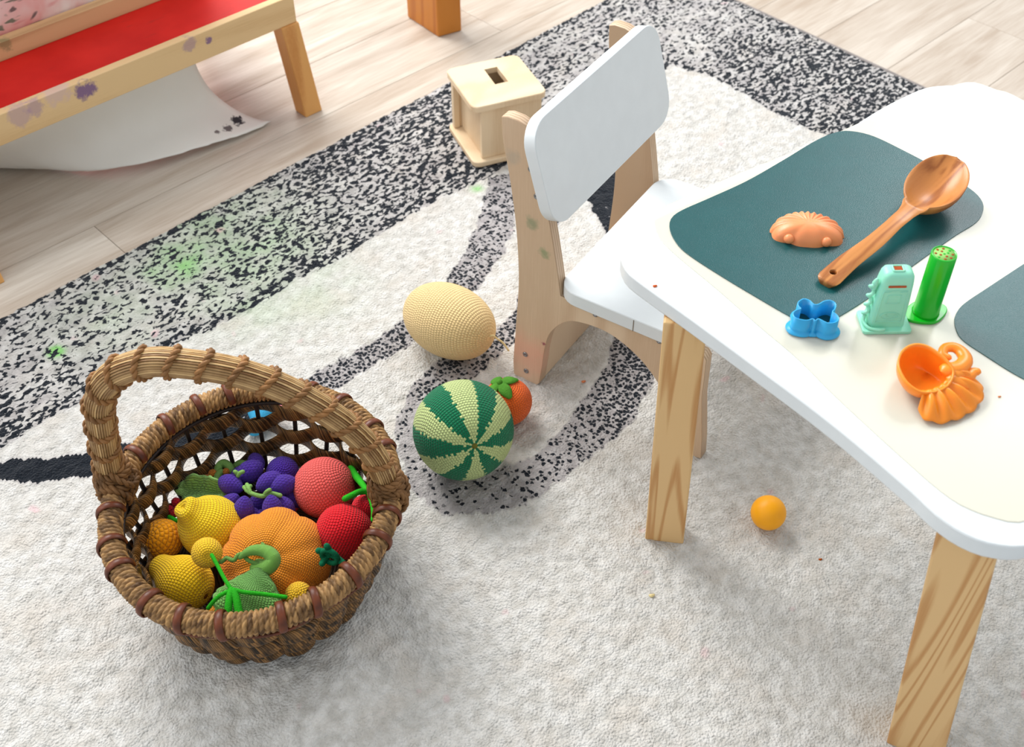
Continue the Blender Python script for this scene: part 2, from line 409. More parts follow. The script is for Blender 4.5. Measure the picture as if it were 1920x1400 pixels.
outer = poly([(1060, 255), (1010, 400), (985, 520), (965, 579), (925, 622), (860, 655), (814, 679), (785, 708), (765, 734), (747, 778), (742, 809), (748, 850), (771, 919), (823, 957), (880, 966), (940, 957), (1011, 929),
              (1107, 857), (1176, 799), (1227, 706), (1262, 600), (1245, 480), (1195, 370), (1130, 270)])
inn = poly([(1080, 345), (1045, 430), (1010, 540), (965, 635), (932, 672), (884, 710), (830, 760), (800, 820), (815, 865), (850, 892), (900, 895), (974, 864), (1004, 854), (1052, 809), (1094, 747), (1131, 692),
            (1150, 648), (1162, 580), (1152, 500), (1130, 425), (1108, 385)])
ld = field([(1000, 500, .7), (950, 620, .66), (870, 680, .6), (800, 715, .42), (765, 780, .26), (758, 850, .18), (790, 930, .10), (860, 945, .10), (940, 925, .16), (1010, 890, .30), (1080, 830, .42),
            (1150, 750, .58), (1200, 690, .68), (1215, 600, .8), (1180, 450, .97), (1120, 350, 1.), (1080, 290, 1.)])
dots = np.zeros(X.shape)
m = inside(outer) & ~inside(inn); dots = np.where(m & (ld < .85), 1., dots); dots = np.where(inside(sweep) & (sd < .8) & ~m, 1., dots); dens = np.where(m, ld, dens); grey = np.where(m, .9, grey)
X, Y = X0, Y0
# quantile of the density -> threshold on the noise in the material
dc = np.clip(dens, .0005, .9995)
probit = 4.91*(dc**.14-(1-dc)**.14)
thr = np.where(dens <= .001, -1., .5+.098*probit)
thr = np.where(dens > .985, .86, thr)
# paint spilt on the pile
stain = np.zeros(X.shape)
for x, y, r, s in [(340, 490, .055, .95), (300, 500, .04, .5), (420, 460, .16, .32), (560, 540, .10, .16), (230, 580, .12, .15), (105, 658, .012, 1.6), (180, 470, .05, .2), (895, 352, .010, .9), (470, 560, .09, .2)]:
    p = at(x, y); stain = np.maximum(stain, s*np.exp(-((X-p.x)**2+(Y-p.y)**2)/r**2*(1)))
stain *= .35+1.1*vnoise(A_*38, B_*38, 21)
pile = .0040*(vnoise(A_*120, B_*120, 31)-.5)+.0024*(vnoise(A_*30, B_*30, 32)-.5)+.0016*(rng.random(X.shape)-.5)-.0022
edge = np.minimum.reduce([A_, B_, LA-A_, LB-B_]); Zr = np.where(edge < .004, FZ+.001, pile)
def rug_mat():
    m = NT('woven_pile', .95, .05)
    at_ = lambda n: m.n('ShaderNodeAttribute', attribute_name=n).outputs['Fac']
    m.b.inputs['Sheen Weight'].default_value = .15
    co = m.coord(rot=(0, 0, -math.atan2(e1.y, e1.x)))
    mp = m.n('ShaderNodeMapping'); mp.inputs['Scale'].default_value = (.72, 1.15, 1); m.l(co, mp.inputs[0])
    sp = m.noise(122, mp.outputs[0], 1.8, .5, .3)
    dark = m.mapr(m.math('SUBTRACT', sp, at_('thr')), .026, -.026, smooth=True)
    vd = m.n('ShaderNodeTexVoronoi'); vd.inputs['Scale'].default_value = 165; vd.inputs['Randomness'].default_value = .8
    wob = m.n('ShaderNodeVectorMath', operation='MULTIPLY_ADD'); m.l(m.noise(200, co, 1, out=1), wob.inputs[0]); wob.inputs[1].default_value = (.006, .006, 0); m.l(co, wob.inputs[2])
    m.l(wob.outputs[0], vd.inputs['Vector'])
    spc_ = m.n('ShaderNodeSeparateColor'); m.l(vd.outputs['Color'], spc_.inputs[0])
    on = m.mapr(m.math('SUBTRACT', spc_.outputs[0], m.math('MULTIPLY', at_('dens'), 1.45)), .02, -.02)
    dot = m.math('MULTIPLY', on, m.mapr(vd.outputs['Distance'], .62, .42, smooth=True))
    dm = m.n('ShaderNodeMix'); m.l(at_('dots'), dm.inputs[0]); m.l(dark, dm.inputs[2]); m.l(dot, dm.inputs[3]); dark = dm.outputs[0]
    nf = m.noise(420, co, 2); nm = m.noise(60, co, 3); nl = m.noise(14, co, 3)
    cream = m.mix(m.mapr(nm, .35, .65), s2l((190, 187, 181)), s2l((212, 210, 206)))
    cream = m.mix(m.math('MULTIPLY', m.mapr(nl, .5, .68), .45), cream, s2l((196, 187, 176)))
    gy = m.mix(m.mapr(nm, .35, .65), s2l((150, 145, 146)), s2l((174, 169, 169)))
    c = m.mix(at_('grey'), cream, gy)
    c = m.mix(m.math('MINIMUM', at_('stain'), 1.), c, s2l((132, 190, 112)))
    # faint pink and yellow paint flecks
    fk = m.noise(22, co, 1); c = m.mix(m.math('MULTIPLY', m.mapr(fk, .73, .8), .35), c, s2l((232, 160, 176)))
    c = m.mix(dark, c, m.mix(nf, s2l((12, 17, 24)), s2l((30, 36, 45))))
    m.col(c)
    vo = m.n('ShaderNodeTexVoronoi'); vo.inputs['Scale'].default_value = 260; m.l(co, vo.inputs['Vector'])
    h = m.math('ADD', m.math('MULTIPLY', m.math('SUBTRACT', 1., vo.outputs['Distance']), .8), m.math('ADD', m.math('MULTIPLY', nf, .8), m.math('MULTIPLY', nm, .7)))
    m.bump(h, .75, .0035); return m.m
MAT['rug'] = rug_mat()
rug = grid('rug', np.stack([X, Y, Zr], -1), MAT['rug'], attrs={'thr': thr, 'grey': grey, 'stain': stain, 'dens': dens, 'dots': dots})
tag(rug, 'large cream rug with speckled black border and curved grey loops', 'rug')
bind = plain('grey_binding', (150, 143, 140), .9, .1, .1, .4, 700)
pts = [c_far+e1*.25, c_far+e1*.004, c_far+e2*.004, c_far+e2*1.2]
pp = [(v.x, v.y, -.005) for v in (c_far+e2*0.002, c_far+e2*LB)]
tube('edge_binding', resample(pp, 40), .004, bind, rug, 8)

# ================================================================== CHAIR (local x = forward, y = across, z = up)
cang = math.radians(-32.8)
chair = thing('child_chair', 'small plywood child chair with white seat and rounded white backrest', 'chair', (.0025, 1.3103, -.003), cang)
def panel(name, y0, y1):
    """plywood side: rear leg and back post, arch, front leg; outline in x-z"""
    o = catmull([(-.001, .03), (.0027, .09), (.008, .19), (.004, .28), (-.006, .36), (-.017, .42), (-.019, .456)], 6).tolist()
    o += [(-.010, .459), (.006, .4585), (.021, .4535)]
    o += catmull([(.023, .445), (.034, .41), (.047, .36), (.060, .30), (.072, .235), (.078, .197)], 5).tolist()
    o += [(.14, .1975), (.23, .198), (.300, .198), (.306, .19)]
    o += [(.308, .12), (.318, .04), (.321, .002), (.316, 0), (.281, 0), (.277, .003)]
    o += catmull([(.272, .04), (.252, .095), (.222, .132), (.19, .154), (.155, .166), (.115, .164), (.0875, .152), (.064, .12), (.055, .085), (.0515, .05)], 5).tolist()
    o += [(.0465, .006), (.042, 0), (.003, 0), (0, .003)]
    p = prism(name, o, -y1, -y0, MAT['ply_edge'], chair, .0010)
    # outline was drawn in x-z: stand it up
    for v in p.data.vertices: x, z, my = v.co; v.co = (x, -my, z)
    p.data.flip_normals(); return p
pn = panel('side_panel', 0, .018)
panel('side_panel', .280, .298)
seat = prism('seat', rrect(.212, .318, .032, 7, .181, .149), .198, .220, MAT['white'], chair, .0016)
# backrest: rounded board leaning on the posts' front edges
br = prism('backrest', rrect(.336, .152, .036, 8), 0, .018, MAT['white'], chair, .0012)
nrm = Vector((.962, 0, .273)).normalized(); upv = Vector((-.273, 0, .962)).normalized()
for v in br.data.vertices:
    p = Vector((.0385, .151, .389)) + Vector((0, 1, 0))*v.co.x + upv*v.co.y + nrm*v.co.z; v.co = p
def screw(par, loc, axis, r=.0045):
    s = lathe('screw', [(.0001, 0), (r*.95, 0), (r, .0006), (r*.8, .0016), (r*.45, .0018), (r*.4, .0008), (.0001, .0008)], MAT['screw'], par, 16)
    return orient(s, loc, axis)
for x, z in ((.021, .054), (.023, .020)): screw(chair, (x, 0, z), (0, -1, 0))
for x, z in ((.0265, .392), (.036, .352)): screw(chair, (x, 0, z), (0, -1, 0))
screw(chair, (.135, 0, .190), (0, -1, 0), .004); screw(chair, (.235, 0, .190), (0, -1, 0), .004)
box('rear_stretcher', .026, .044, .018, .280, .001, .105, MAT['ply'], chair)
# small chip in the seat edge
box('seat_joint', .1985, .1995, -.0106, -.0096, .1985, .2185, plain('joint_dark', (120, 104, 84), .8), seat, 0)

# ================================================================== TABLE
TH = .420
table = thing('play_table', 'white topped child play table with wavy edge and pine legs', 'table', (0, 0, 0))
tp = [(1164, 483), (1172, 504), (1187, 520), (1233, 554), (1302, 603), (1424, 693), (1520, 764), (1603, 830), (1709, 921), (1750, 960), (1790, 990), (1822, 1007), (1855, 1019), (1920, 1025)]
out = [tuple(at(x, y, TH)[:2]) for x, y in tp]
out += [(.505, .678), (.56, .722), (.66, .80), (.78, .89), (.895, .965), (.925, 1.0), (.925, 1.045), (.885, 1.10), (.80, 1.21)]
out += [tuple(at(x, y, TH)[:2]) for x, y in [(1920, 208), (1838, 168), (1815, 161), (1790, 159), (1760, 160), (1735, 164), (1705, 176), (1650, 204), (1580, 247), (1480, 297), (1345, 356), (1262, 394), (1215, 418), (1185, 442), (1168, 463)]]
top_out = resample(np.r_[catmull(out, 5, True), [out[0]]], 220)[:-1]
prism('table_top', top_out, TH-.021, TH, MAT['white'], table, .0022)
def leg(b, t, w0, w1, d0, d1, az):
    c, s = math.cos(az), math.sin(az); q = []
    for (cx, cy, z, w, d) in ((b[0], b[1], b[2], w0, d0), (t[0], t[1], t[2], w1, d1)):
        q.append([(cx+c*sx*w/2-s*sy*d/2, cy+s*sx*w/2+c*sy*d/2, z) for sx, sy in ((-1, -1), (1, -1), (1, 1), (-1, 1))])
    ctr = (b[0], b[1], 0)
    lg = hexa('leg', [tuple(np.subtract(v, ctr)) for v in q[0]], [tuple(np.subtract(v, ctr)) for v in q[1]], MAT['pine'], table, .0025)
    lg.location = ctr; return lg
leg((.2085, 1.003, -.004), (.196, 1.001, TH-.021), .052, .049, .030, .034, math.radians(-9))
leg((.480, .700, -.004), (.440, .712, TH-.021), .064, .058, .044, .044, math.radians(-24))
leg((.86, 1.02, 0), (.84, 1.02, TH-.021), .052, .05, .036, .036, math.radians(40))
leg((.62, 1.36, 0), (.60, 1.34, TH-.021), .052, .05, .036, .036, math.radians(-40))

# ---- sheets lying on the table
def cream_mat():
    m = NT('cream_film', .22, .5)
    m.col(m.mix(m.noise(6, m.coord(), 3), s2l((236, 234, 222)), s2l((241, 239, 229))))
    tr = m.n('ShaderNodeBsdfTransparent'); tr.inputs[0].default_value = s2l((254, 252, 245))
    mx = m.n('ShaderNodeMixShader'); mx.inputs[0].default_value = .52
    out = m.t.nodes['Material Output']; m.l(tr.outputs[0], mx.inputs[1]); m.l(m.b.outputs[0], mx.inputs[2]); m.l(mx.outputs[0], out.inputs[0])
    return m.m
MAT['film'] = cream_mat()
fp = [(1226, 404), (1228, 428), (1237, 449), (1274, 485), (1343, 542), (1424, 613), (1497, 675), (1563, 741), (1649, 821), (1729, 893), (1770, 927), (1806, 950), (1859, 970), (1920, 978)]
fo = [tuple(at(x, y, TH)[:2]) for x, y in fp]+[(.52, .72), (.66, .83), (.85, .98), (.895, 1.02), (.88, 1.07), (.81, 1.225)]
fo += [tuple(at(x, y, TH)[:2]) for x, y in [(1920, 190), (1870, 170), (1834, 157), (1815, 155), (1790, 160), (1738, 179), (1660, 210), (1585, 243), (1500, 280), (1420, 312), (1345, 343), (1290, 368), (1250, 386), (1232, 395)]]
film = prism('clear_cover_sheet', resample(np.r_[catmull(fo, 5, True), [fo[0]]], 200)[:-1], TH+.0001, TH+.0012, MAT['film'], None, .0003)
tag(film, 'creamy translucent cover sheet lying over the white table top', 'cover sheet')
MZ = TH+.0012
def mat_piece(px, extra, label):
    o = [tuple(at(x, y, MZ)[:2]) for x, y in px]+extra
    q = prism('place_mat', resample(np.r_[catmull(o, 5, True), [o[0]]], 150)[:-1], MZ, MZ+.0009, MAT['teal'], None, .0003)
    tag(q, label, 'mat', 'teal mats on the table')
mat_piece([(1255, 425), (1262, 447), (1285, 474), (1350, 517), (1420, 559), (1479, 593), (1510, 606), (1545, 606), (1579, 591), (1640, 552), (1709, 501), (1786, 446), (1830, 418), (1843, 396), (1840, 376), (1818, 354), (1760, 318), (1700, 286), (1640, 257),
           (1600, 247), (1570, 248), (1530, 264), (1470, 300), (1400, 340), (1330, 372), (1280, 394), (1260, 408)], [], 'dark teal vinyl mat under the wooden spoon and orange shell')
mat_piece([(1789, 600), (1792, 618), (1803, 637), (1840, 663), (1920, 712), (2000, 742), (2040, 720), (2030, 600), (2000, 470), (1960, 470), (1920, 495), (1850, 541), (1810, 568), (1795, 584)], [], 'dark teal vinyl mat at the right edge, with nothing on it')
bpy.context.view_layer.update()

# ================================================================== EASEL, SHEET, POST
def stained(name, c1, c2, spots, axis='X'):
    """bare wood rail with dried paint"""
    m = wood(name, c1, c2, axis, 5., .08, .55, (.3, .9), .5)
    nt = m.node_tree; b = nt.nodes['Principled BSDF']; src = b.inputs['Base Color'].links[0].from_socket
    h = NT.__new__(NT); h.m = m; h.t = nt; h.b = b
    co = h.coord(); cur = src
    for (p, r, c, s) in spots:
        d = h.n('ShaderNodeVectorMath', operation='DISTANCE'); h.l(co, d.inputs[0]); d.inputs[1].default_value = p
        f = h.math('ADD', h.math('DIVIDE', d.outputs['Value'], r), h.math('MULTIPLY', h.math('SUBTRACT', h.noise(1.1/r, co, 4, .7), .5), 2.2))
        cur = h.mix(h.math('MULTIPLY', h.mapr(f, 1., .6), s), cur, s2l(c))
    h.l(cur, b.inputs['Base Color']); return m
ra = at(0, 215, .22); rb = at(540, -5, .22); rd = (rb-ra).normalized(); rang = math.atan2(rd.y, rd.x); rn = Vector((-rd.y, rd.x, 0))
L = (rb-ra).length
easel = thing('art_easel', 'wooden art easel with red tray and paint-stained front rail', 'easel', (ra.x, ra.y, FZ), rang)
z0 = .22-FZ
PUR = (104, 72, 132)
rail = stained('rail_wood', (226, 192, 142), (205, 166, 116), [((.152, .0, z0-.018), .020, PUR, .85), ((.06, 0, z0-.012), .018, (150, 120, 160), .5), ((.36, 0, z0-.012), .016, (130, 100, 150), .45), ((.03, .0, z0-.015), .025, (170, 140, 165), .5), ((.40, 0, z0-.02), .008, PUR, .8), ((-.02, .01, z0), .02, (214, 150, 110), .7), ((.1, .01, z0), .03, (200, 170, 190), .4)])
# a few pixels of the rail run past the frame on the left
box('front_rail', -.30, L+.012, 0, .018, z0-.054, z0, rail, easel, .0015)
def red_mat():
    m = NT('red_board', .5, .25); co = m.coord()
    c = m.mix(m.mapr(m.noise(9, co, 4), .35, .7), s2l((198, 22, 17)), s2l((220, 36, 28)))
    sc = m.noise(1, m.coord((14, 70, 70), rot=(0, 0, .5)), 5, .7)
    c = m.mix(m.math('MULTIPLY', m.mapr(sc, .62, .75), .4), c, s2l((120, 40, 34)))
    c = m.mix(m.math('MULTIPLY', m.mapr(m.noise(36, co, 2), .76, .80), .8), c, s2l((196, 90, 44)))
    m.col(c); return m.m
box('tray_panel', -.30, L, .018, .36, z0-.016, z0-.008, red_mat(), easel, .001)
lf = at(0, 107, .22); lf2 = (lf-ra); ly = lf2.dot(rn)
lw = stained('ledge_wood', (214, 176, 128), (188, 148, 104), [((.02, ly, z0+.012), .012, (40, 40, 60), .8), ((-.02, ly, z0+.005), .02, (70, 60, 80), .6), ((.10, ly, z0+.02), .015, (90, 110, 70), .5)])
box('ledge', -.30, L, ly-.002, ly+.014, z0-.008, z0+.026, lw, easel, .0012)
box('ledge_back_strip', -.30, L, ly+.014, ly+.032, z0+.0, z0+.020, lw, easel, .0012)
def paint_mat():
    m = NT('painted_board', .5, .4); co = m.coord()
    c = m.mix(m.mapr(m.noise(7, co, 3, .6, 1.), .35, .65), s2l((240, 226, 222)), s2l((226, 150, 146)))
    def strokes(rot, sc, lo, hi, colr, s, loc):
        return m.math('MULTIPLY', m.mapr(m.noise(1, m.coord(sc, rot=rot, loc=loc), 2, .5, 1.2), lo, hi), s), colr
    for rot, sc, lo, hi, colr, s, loc in [((0, .9, 0), (10, 10, 55), .60, .64, (80, 98, 78), .85, (0, 0, 0)), ((0, -.5, 0), (7, 7, 60), .64, .67, (120, 70, 120), .8, (3, 1, 2)), ((0, .3, 0), (12, 12, 30), .66, .70, (50, 54, 56), .8, (5, 2, 1)), ((0, 1.2, 0), (6, 6, 24), .62, .68, (206, 96, 104), .5, (1, 7, 1))]:
        f, cc = strokes(rot, sc, lo, hi, colr, s, loc); c = m.mix(f, c, s2l(cc))
    m.col(c); return m.m
pb = box('painted_board', -.30, L-.05, ly+.034, ly+.046, z0+.010, z0+.50, paint_mat(), easel, .001)
legm = wood('easel_leg_wood', (214, 158, 92), (190, 128, 66), 'Z', 5., .1, .42, (.3, .9), .4)
def eleg(foot, topl, w, d):
    """leg standing on the boards and running up to the rail; points in easel space"""
    q0 = [(foot[0]+sx*w/2, foot[1]+sy*d/2, 0) for sx, sy in ((-1, -1), (1, -1), (1, 1), (-1, 1))]
    q1 = [(topl[0]+sx*w/2, topl[1]+sy*d/2, topl[2]) for sx, sy in ((-1, -1), (1, -1), (1, 1), (-1, 1))]
    return hexa('leg', q0, q1, legm, easel, .002)
def loc_e(p): v = Vector((p.x-ra.x, p.y-ra.y, 0)); return (v.dot(rd), v.dot(rn))
fR = loc_e(at(583, 208, FZ)); eleg((fR[0]-.002, fR[1]+.004), (L-.006, .014, z0-.054), .040, .036)
fL = loc_e(at(-18, 528, FZ)); eleg(fL, (-.13, .014, z0-.054), .036, .036)
eleg((L+.02, .52), (L-.02, .30, z0-.016), .04, .036); eleg((-.26, .52), (-.26, .30, z0-.016), .04, .036)
box('side_rail', L-.016, L+.0, .018, .36, z0-.05, z0-.016, rail, easel, .0015)
# curled sheet that stands under the tray
def sheet_mat(spots):
    m = NT('white_card', .6, .2); co = m.coord()
    c = m.mix(m.noise(12, co, 2), s2l((222, 219, 212)), s2l((230, 228, 222)))
    for p, r, colr in spots:
        d = m.n('ShaderNodeVectorMath', operation='DISTANCE'); m.l(co, d.inputs[0]); d.inputs[1].default_value = p
        f = m.math('ADD', m.math('DIVIDE', d.outputs['Value'], r), m.math('MULTIPLY', m.math('SUBTRACT', m.noise(160, co, 3), .5), 2.5))
        c = m.mix(m.mapr(f, 1., .7), c, s2l(colr))
    m.col(c); return m.m
Bp = [at(508, 228, FZ+.004), at(480, 243, FZ+.006), at(430, 260, FZ+.011), at(380, 275, FZ+.015), at(310, 296, FZ+.018), at(250, 309, FZ+.018), at(172, 318, FZ+.012), at(100, 308, FZ+.007), at(40, 298, FZ+.004), at(0, 290, FZ+.004), at(-120, 262, FZ+.004)]
Bc = resample(catmull([tuple(v) for v in Bp], 6), 60)
Bc[:, :2] += (rng.random((60, 1))-.5)*.003*np.array([[rn.x, rn.y]])
T0 = np.array(ra+rd*(.372)+rn*.026); T1 = np.array(ra-rd*.30+rn*.026)
Tc = np.linspace(T0, T1, 60); Tc[:, 2] = .190
ts = np.linspace(0, 1, 24); sh = np.zeros((60, 24, 3))
for j, t in enumerate(ts):
    hz = t**.80; sh[:, j, :2] = Bc[:, :2]*(1-hz)+Tc[:, :2]*hz
    bul = .075*math.sin(PI*t)**1.1
    sh[:, j, :2] += np.array([rn.x, rn.y])*bul*np.linspace(.75, 1, 60)[:, None]+np.array([rd.x, rd.y])*.0
    sh[:, j, 2] = Bc[:, 2]+(Tc[:, 2]-Bc[:, 2])*t**1.75
card = grid('curled_card', sh, sheet_mat(((tuple(sh[2, 4]), .013, (52, 50, 56)), (tuple(sh[5, 3]), .010, (110, 102, 102)), (tuple(sh[7, 3]), .006, (120, 112, 110)), (tuple(sh[36, 1]), .008, (196, 150, 152))))); so = card.modifiers.new('thickness', 'SOLIDIFY'); so.thickness = .0012
tag(card, 'large curled white card sheet on the floor under the red easel', 'card sheet')
# square post
pa, pb_, pc = at(764, 32, FZ), at(822, 70, FZ), at(866, 58, FZ)
postm = wood('orange_post_wood', (196, 124, 48), (176, 102, 34), 'Z', 5., .1, .35, (.3, .9), .4)
pd_ = pa+(pc-pb_); post = hexa('furniture_post', [tuple(v) for v in (pa, pb_, pc, pd_)], [(v.x, v.y, .42) for v in (pa, pb_, pc, pd_)], postm, None, .003)
tag(post, 'square orange-brown wooden post standing on the bare floor at the top', 'wooden post')

# ================================================================== POSTING BOX
bang = math.radians(22.5)
bx = thing('wooden_posting_box', 'pale wooden posting box with a rectangular slot in its lid', 'wooden box', (-.0300, 1.9455, 0), bang)
def slotted(name, w, r, z0, z1, slot, par):
    """square plate with a real rectangular opening"""
    sx0, sx1, sy0, sy1 = slot
    o = rrect(w, w, r, 6); n = len(o); hol = [(sx1, sy1), (sx0, sy1), (sx0, sy0), (sx1, sy0)]
    V = [(x, y, z0) for x, y in o]+[(x, y, z1-.0015) for x, y in o]+[(x*.985, y*.985, z1) for x, y in o]
    V += [(x, y, z0) for x, y in hol]+[(x, y, z1) for x, y in hol]; F = []
    for k in (0, 1):
        for i in range(n): j = (i+1) % n; F.append((k*n+i, k*n+j, (k+1)*n+j, (k+1)*n+i))
    h0 = 3*n; h1 = 3*n+4; q = n//4
    for s in range(4):
        idx = [(s*q+i) % n for i in range(q)]
        for lev, hh, fl in ((2*n, h1, False), (0, h0, True)):
            f = [lev+i for i in idx]+[lev+((s+1)*q) % n, hh+(s+1) % 4, hh+s]
            F.append(tuple(f[::-1]) if fl else tuple(f))
        F.append((h0+s, h1+s, h1+(s+1) % 4, h0+(s+1) % 4))
    return mk(name, V, F, MAT['box_wood'], par, smooth=False)
W2 = .146
slotted('lid', W2, .014, .119, .130, (-.006, .020, -.012, .044), bx)
prism('base_plate', rrect(W2, W2, .014, 6), 0, .011, MAT['box_wood'], bx, .002)
box('front_panel', -.054, .066, -.063, -.054, .011, .119, MAT['box_wood'], bx)
box('back_panel', -.054, .066, .054, .063, .011, .119, MAT['box_wood'], bx)
box('side_wall', .057, .066, -.054, .054, .011, .119, MAT['box_wood'], bx)
box('inner_wall', -.050, -.042, -.054, .054, .011, .119, MAT['box_wood'], bx)
box('corner_post', -.066, -.054, .052, .064, .011, .119, MAT['box_wood'], bx)

# ================================================================== BASKET
BC = Vector((-.3207, .941, 0)); RR = .177; RH = .150
def rim_r(th): return RR+.0075*np.cos(2*(th-PI/2))+.001
def wall(th, z):
    """basket wall radius: narrow foot, belly, rim"""
    t = np.clip(z/RH, 0, 1); return (.128+(.046)*np.sin(np.clip(t, 0, 1)*PI/2)**.9)*(rim_r(th)/RR)
basket = thing('wicker_basket', 'round brown wicker basket with arched handle, full of crocheted fruit', 'basket', tuple(BC))
def rattan_mat(name, c1, c2, nu, slant=0., rough=.5, depth=.0012, axis='u'):
    """fine wound cane: thin strands side by side on the uv"""
    m = NT(name, rough, .35); uv = m.n('ShaderNodeUVMap'); sp = m.n('ShaderNodeSeparateXYZ'); m.l(uv.outputs[0], sp.inputs[0])
    a, b = (sp.outputs[0], sp.outputs[1]) if axis == 'u' else (sp.outputs[1], sp.outputs[0])
    co = m.coord()
    t = m.math('ADD', m.math('ADD', m.math('MULTIPLY', a, float(nu)), m.math('MULTIPLY', b, slant)), m.math('MULTIPLY', m.noise(90, co, 2), .4))
    fr = m.math('FRACT', t); h = m.math('POWER', m.math('MULTIPLY', m.math('MULTIPLY', fr, m.math('SUBTRACT', 1., fr)), 4.), .5)
    wn = m.n('ShaderNodeTexWhiteNoise', noise_dimensions='1D'); m.l(m.math('FLOOR', t), wn.inputs['W'])
    f = m.math('ADD', m.math('MULTIPLY', wn.outputs['Value'], .6), m.math('MULTIPLY', m.noise(70, co, 3), .5))
    m.col(m.mix(m.mapr(f, .2, .85), s2l(c1), s2l(c2)))
    m.bump(h, 1., depth); return m.m
ROPE1, ROPE2 = (118, 82, 48), (186, 146, 96)
def rope_mat():
    m = NT('seagrass_rope', .55, .3); co = m.coord()
    f = m.n('ShaderNodeAttribute', attribute_name='strand').outputs['Fac']
    n = m.noise(260, co, 3); n2 = m.noise(30, co, 2)
    v = m.math('ADD', m.math('MULTIPLY', f, .55), m.math('ADD', m.math('MULTIPLY', n, .25), m.math('MULTIPLY', n2, .25)))
    m.col(m.mix(m.mapr(v, .2, .85), s2l((80, 54, 30)), s2l((188, 146, 94)))); m.bump(n, .3, .0008); return m.m
MAT['rope'] = rope_mat()
def rope_wrapped(name, path, R, closed, pitch, parent, amp=.0046, K=12, per=8, around=78):
    """twisted cord wound tightly round a core: real relief"""
    path = np.asarray(path, float)
    pl = np.r_[path, path[:1]] if closed else path
    Ls = np.linalg.norm(np.diff(pl, axis=0), axis=1).sum(); turns = max(2, round(Ls/pitch)); nu = turns*per
    p = resample(pl, nu+1)[:-1] if closed else resample(pl, nu)
    t, N, B = frames(p, closed)
    if closed:                                   # outward / up frame keeps the ring seamless
        N = np.stack([p[:, 0]-p[:, 0].mean(), p[:, 1]-p[:, 1].mean(), np.zeros(len(p))], -1); N -= t*np.sum(N*t, 1)[:, None]; N /= np.linalg.norm(N, axis=1)[:, None]; B = np.cross(t, N)
    s = np.arange(len(p))/len(p)*turns; a = np.arange(around)/around
    w = s[:, None]+a[None]; fw = w-np.floor(w)-.5; idx = np.floor(w).astype(int)
    prof = np.sqrt(np.clip(1-(2*fw)**2, 0, 1)); g = a[None]*K+fw*1.1+idx*.37; lob = np.abs(np.sin(PI*g))**.55
    h = amp*prof*(.55+.45*lob); tab = rng.random(4096); strand = tab[(np.floor(g).astype(int)*131+idx*17) % 4096]
    Rr = np.broadcast_to(np.asarray(R, float), (len(p),))
    rr = (Rr[:, None]-amp*.8)+h; an = 2*PI*a
    pos = p[:, None]+rr[..., None]*(np.cos(an)[None, :, None]*N[:, None]+np.sin(an)[None, :, None]*B[:, None])
    return grid(name, pos, MAT['rope'], parent, closed_u=closed, closed_v=True, attrs={'strand': strand})
th = np.arange(400)*2*PI/400
rimp = np.stack([rim_r(th)*np.cos(th), rim_r(th)*np.sin(th), np.full(400, RH)], -1)
rope_wrapped('rim', rimp, .0145, True, .0060, basket)
NS = 22
weave = rattan_mat('wound_cane_weaver', (30, 19, 9), (150, 108, 60), 360, 10., .45, .0020)
stav = plain('dark_stave', (40, 29, 24), .55, .3, .2); redr = plain('red_brown_cane', (116, 54, 22), .42, .4, .25)
for k, z in enumerate((.127, .1085, .090, .0715, .053, .0345, .018)):
    nseg = NS*11; t = np.arange(nseg)*2*PI/nseg; ph = k*PI
    wv = np.cos(NS/2*t+ph); rad = wall(t, z)-.006+.0095*np.sign(wv)*np.abs(wv)**.7
    zz = z+.0030*np.sin(NS/2*t+ph+.8)+.0015*np.sin(3*t+k)+.0050*(vnoise(t*NS/5.+k*9.3, 0*t+k*3.7, 77)-.5)
    c = np.stack([rad*np.cos(t), rad*np.sin(t), zz], -1)
    tt, N, B = frames(c, True); N = np.stack([np.cos(t), np.sin(t), 0*t], -1); B = np.tile([0, 0, 1.], (nseg, 1))
    a = np.arange(14)*2*PI/14; ca, sa = np.cos(a), np.sin(a)
    cx = .0036*np.sign(ca)*np.abs(ca)**.8; cy = .0128*np.sign(sa)*np.abs(sa)**.75
    pos = c[:, None]+cx[None, :, None]*N[:, None]+cy[None, :, None]*B[:, None]
    grid('weaver', pos, weave, basket, closed_u=True, closed_v=True)
for k in range(NS):
    t = 2*PI*k/NS+.0; zs = np.linspace(.006, RH-.004, 9); rr = wall(t, zs)-.006
    tube('stave', np.stack([rr*math.cos(t), rr*math.sin(t), zs], -1), .0032, stav, basket, 7)
for zz, rad in ((RH-.017, 0.0), (RH-.012, -.009), (.010, -.004)):
    rr = wall(th, zz)+rad; tube('ring_rod', np.stack([rr*np.cos(th), rr*np.sin(th), np.full(400, zz)], -1)[::3], .0028, stav, basket, 7, True)
rr = wall(th, RH-.016)+.009
zz = RH-.0185+.0028*np.sin(NS/2*th)
tube('outer_rod', np.stack([rr*np.cos(th), rr*np.sin(th), zz], -1)[::2], .0022, redr, basket, 7, True)
# base: woven disc
bm_ = rattan_mat('base_weave', (58, 40, 26), (120, 88, 54), 60, 0, .6, .002, 'v')
lathe('base', [(.0005, .003), (.06, .003), (.12, .004), (.131, .007), (.128, .013), (.12, .010), (.06, .008), (.0005, .008)], bm_, basket, 64)
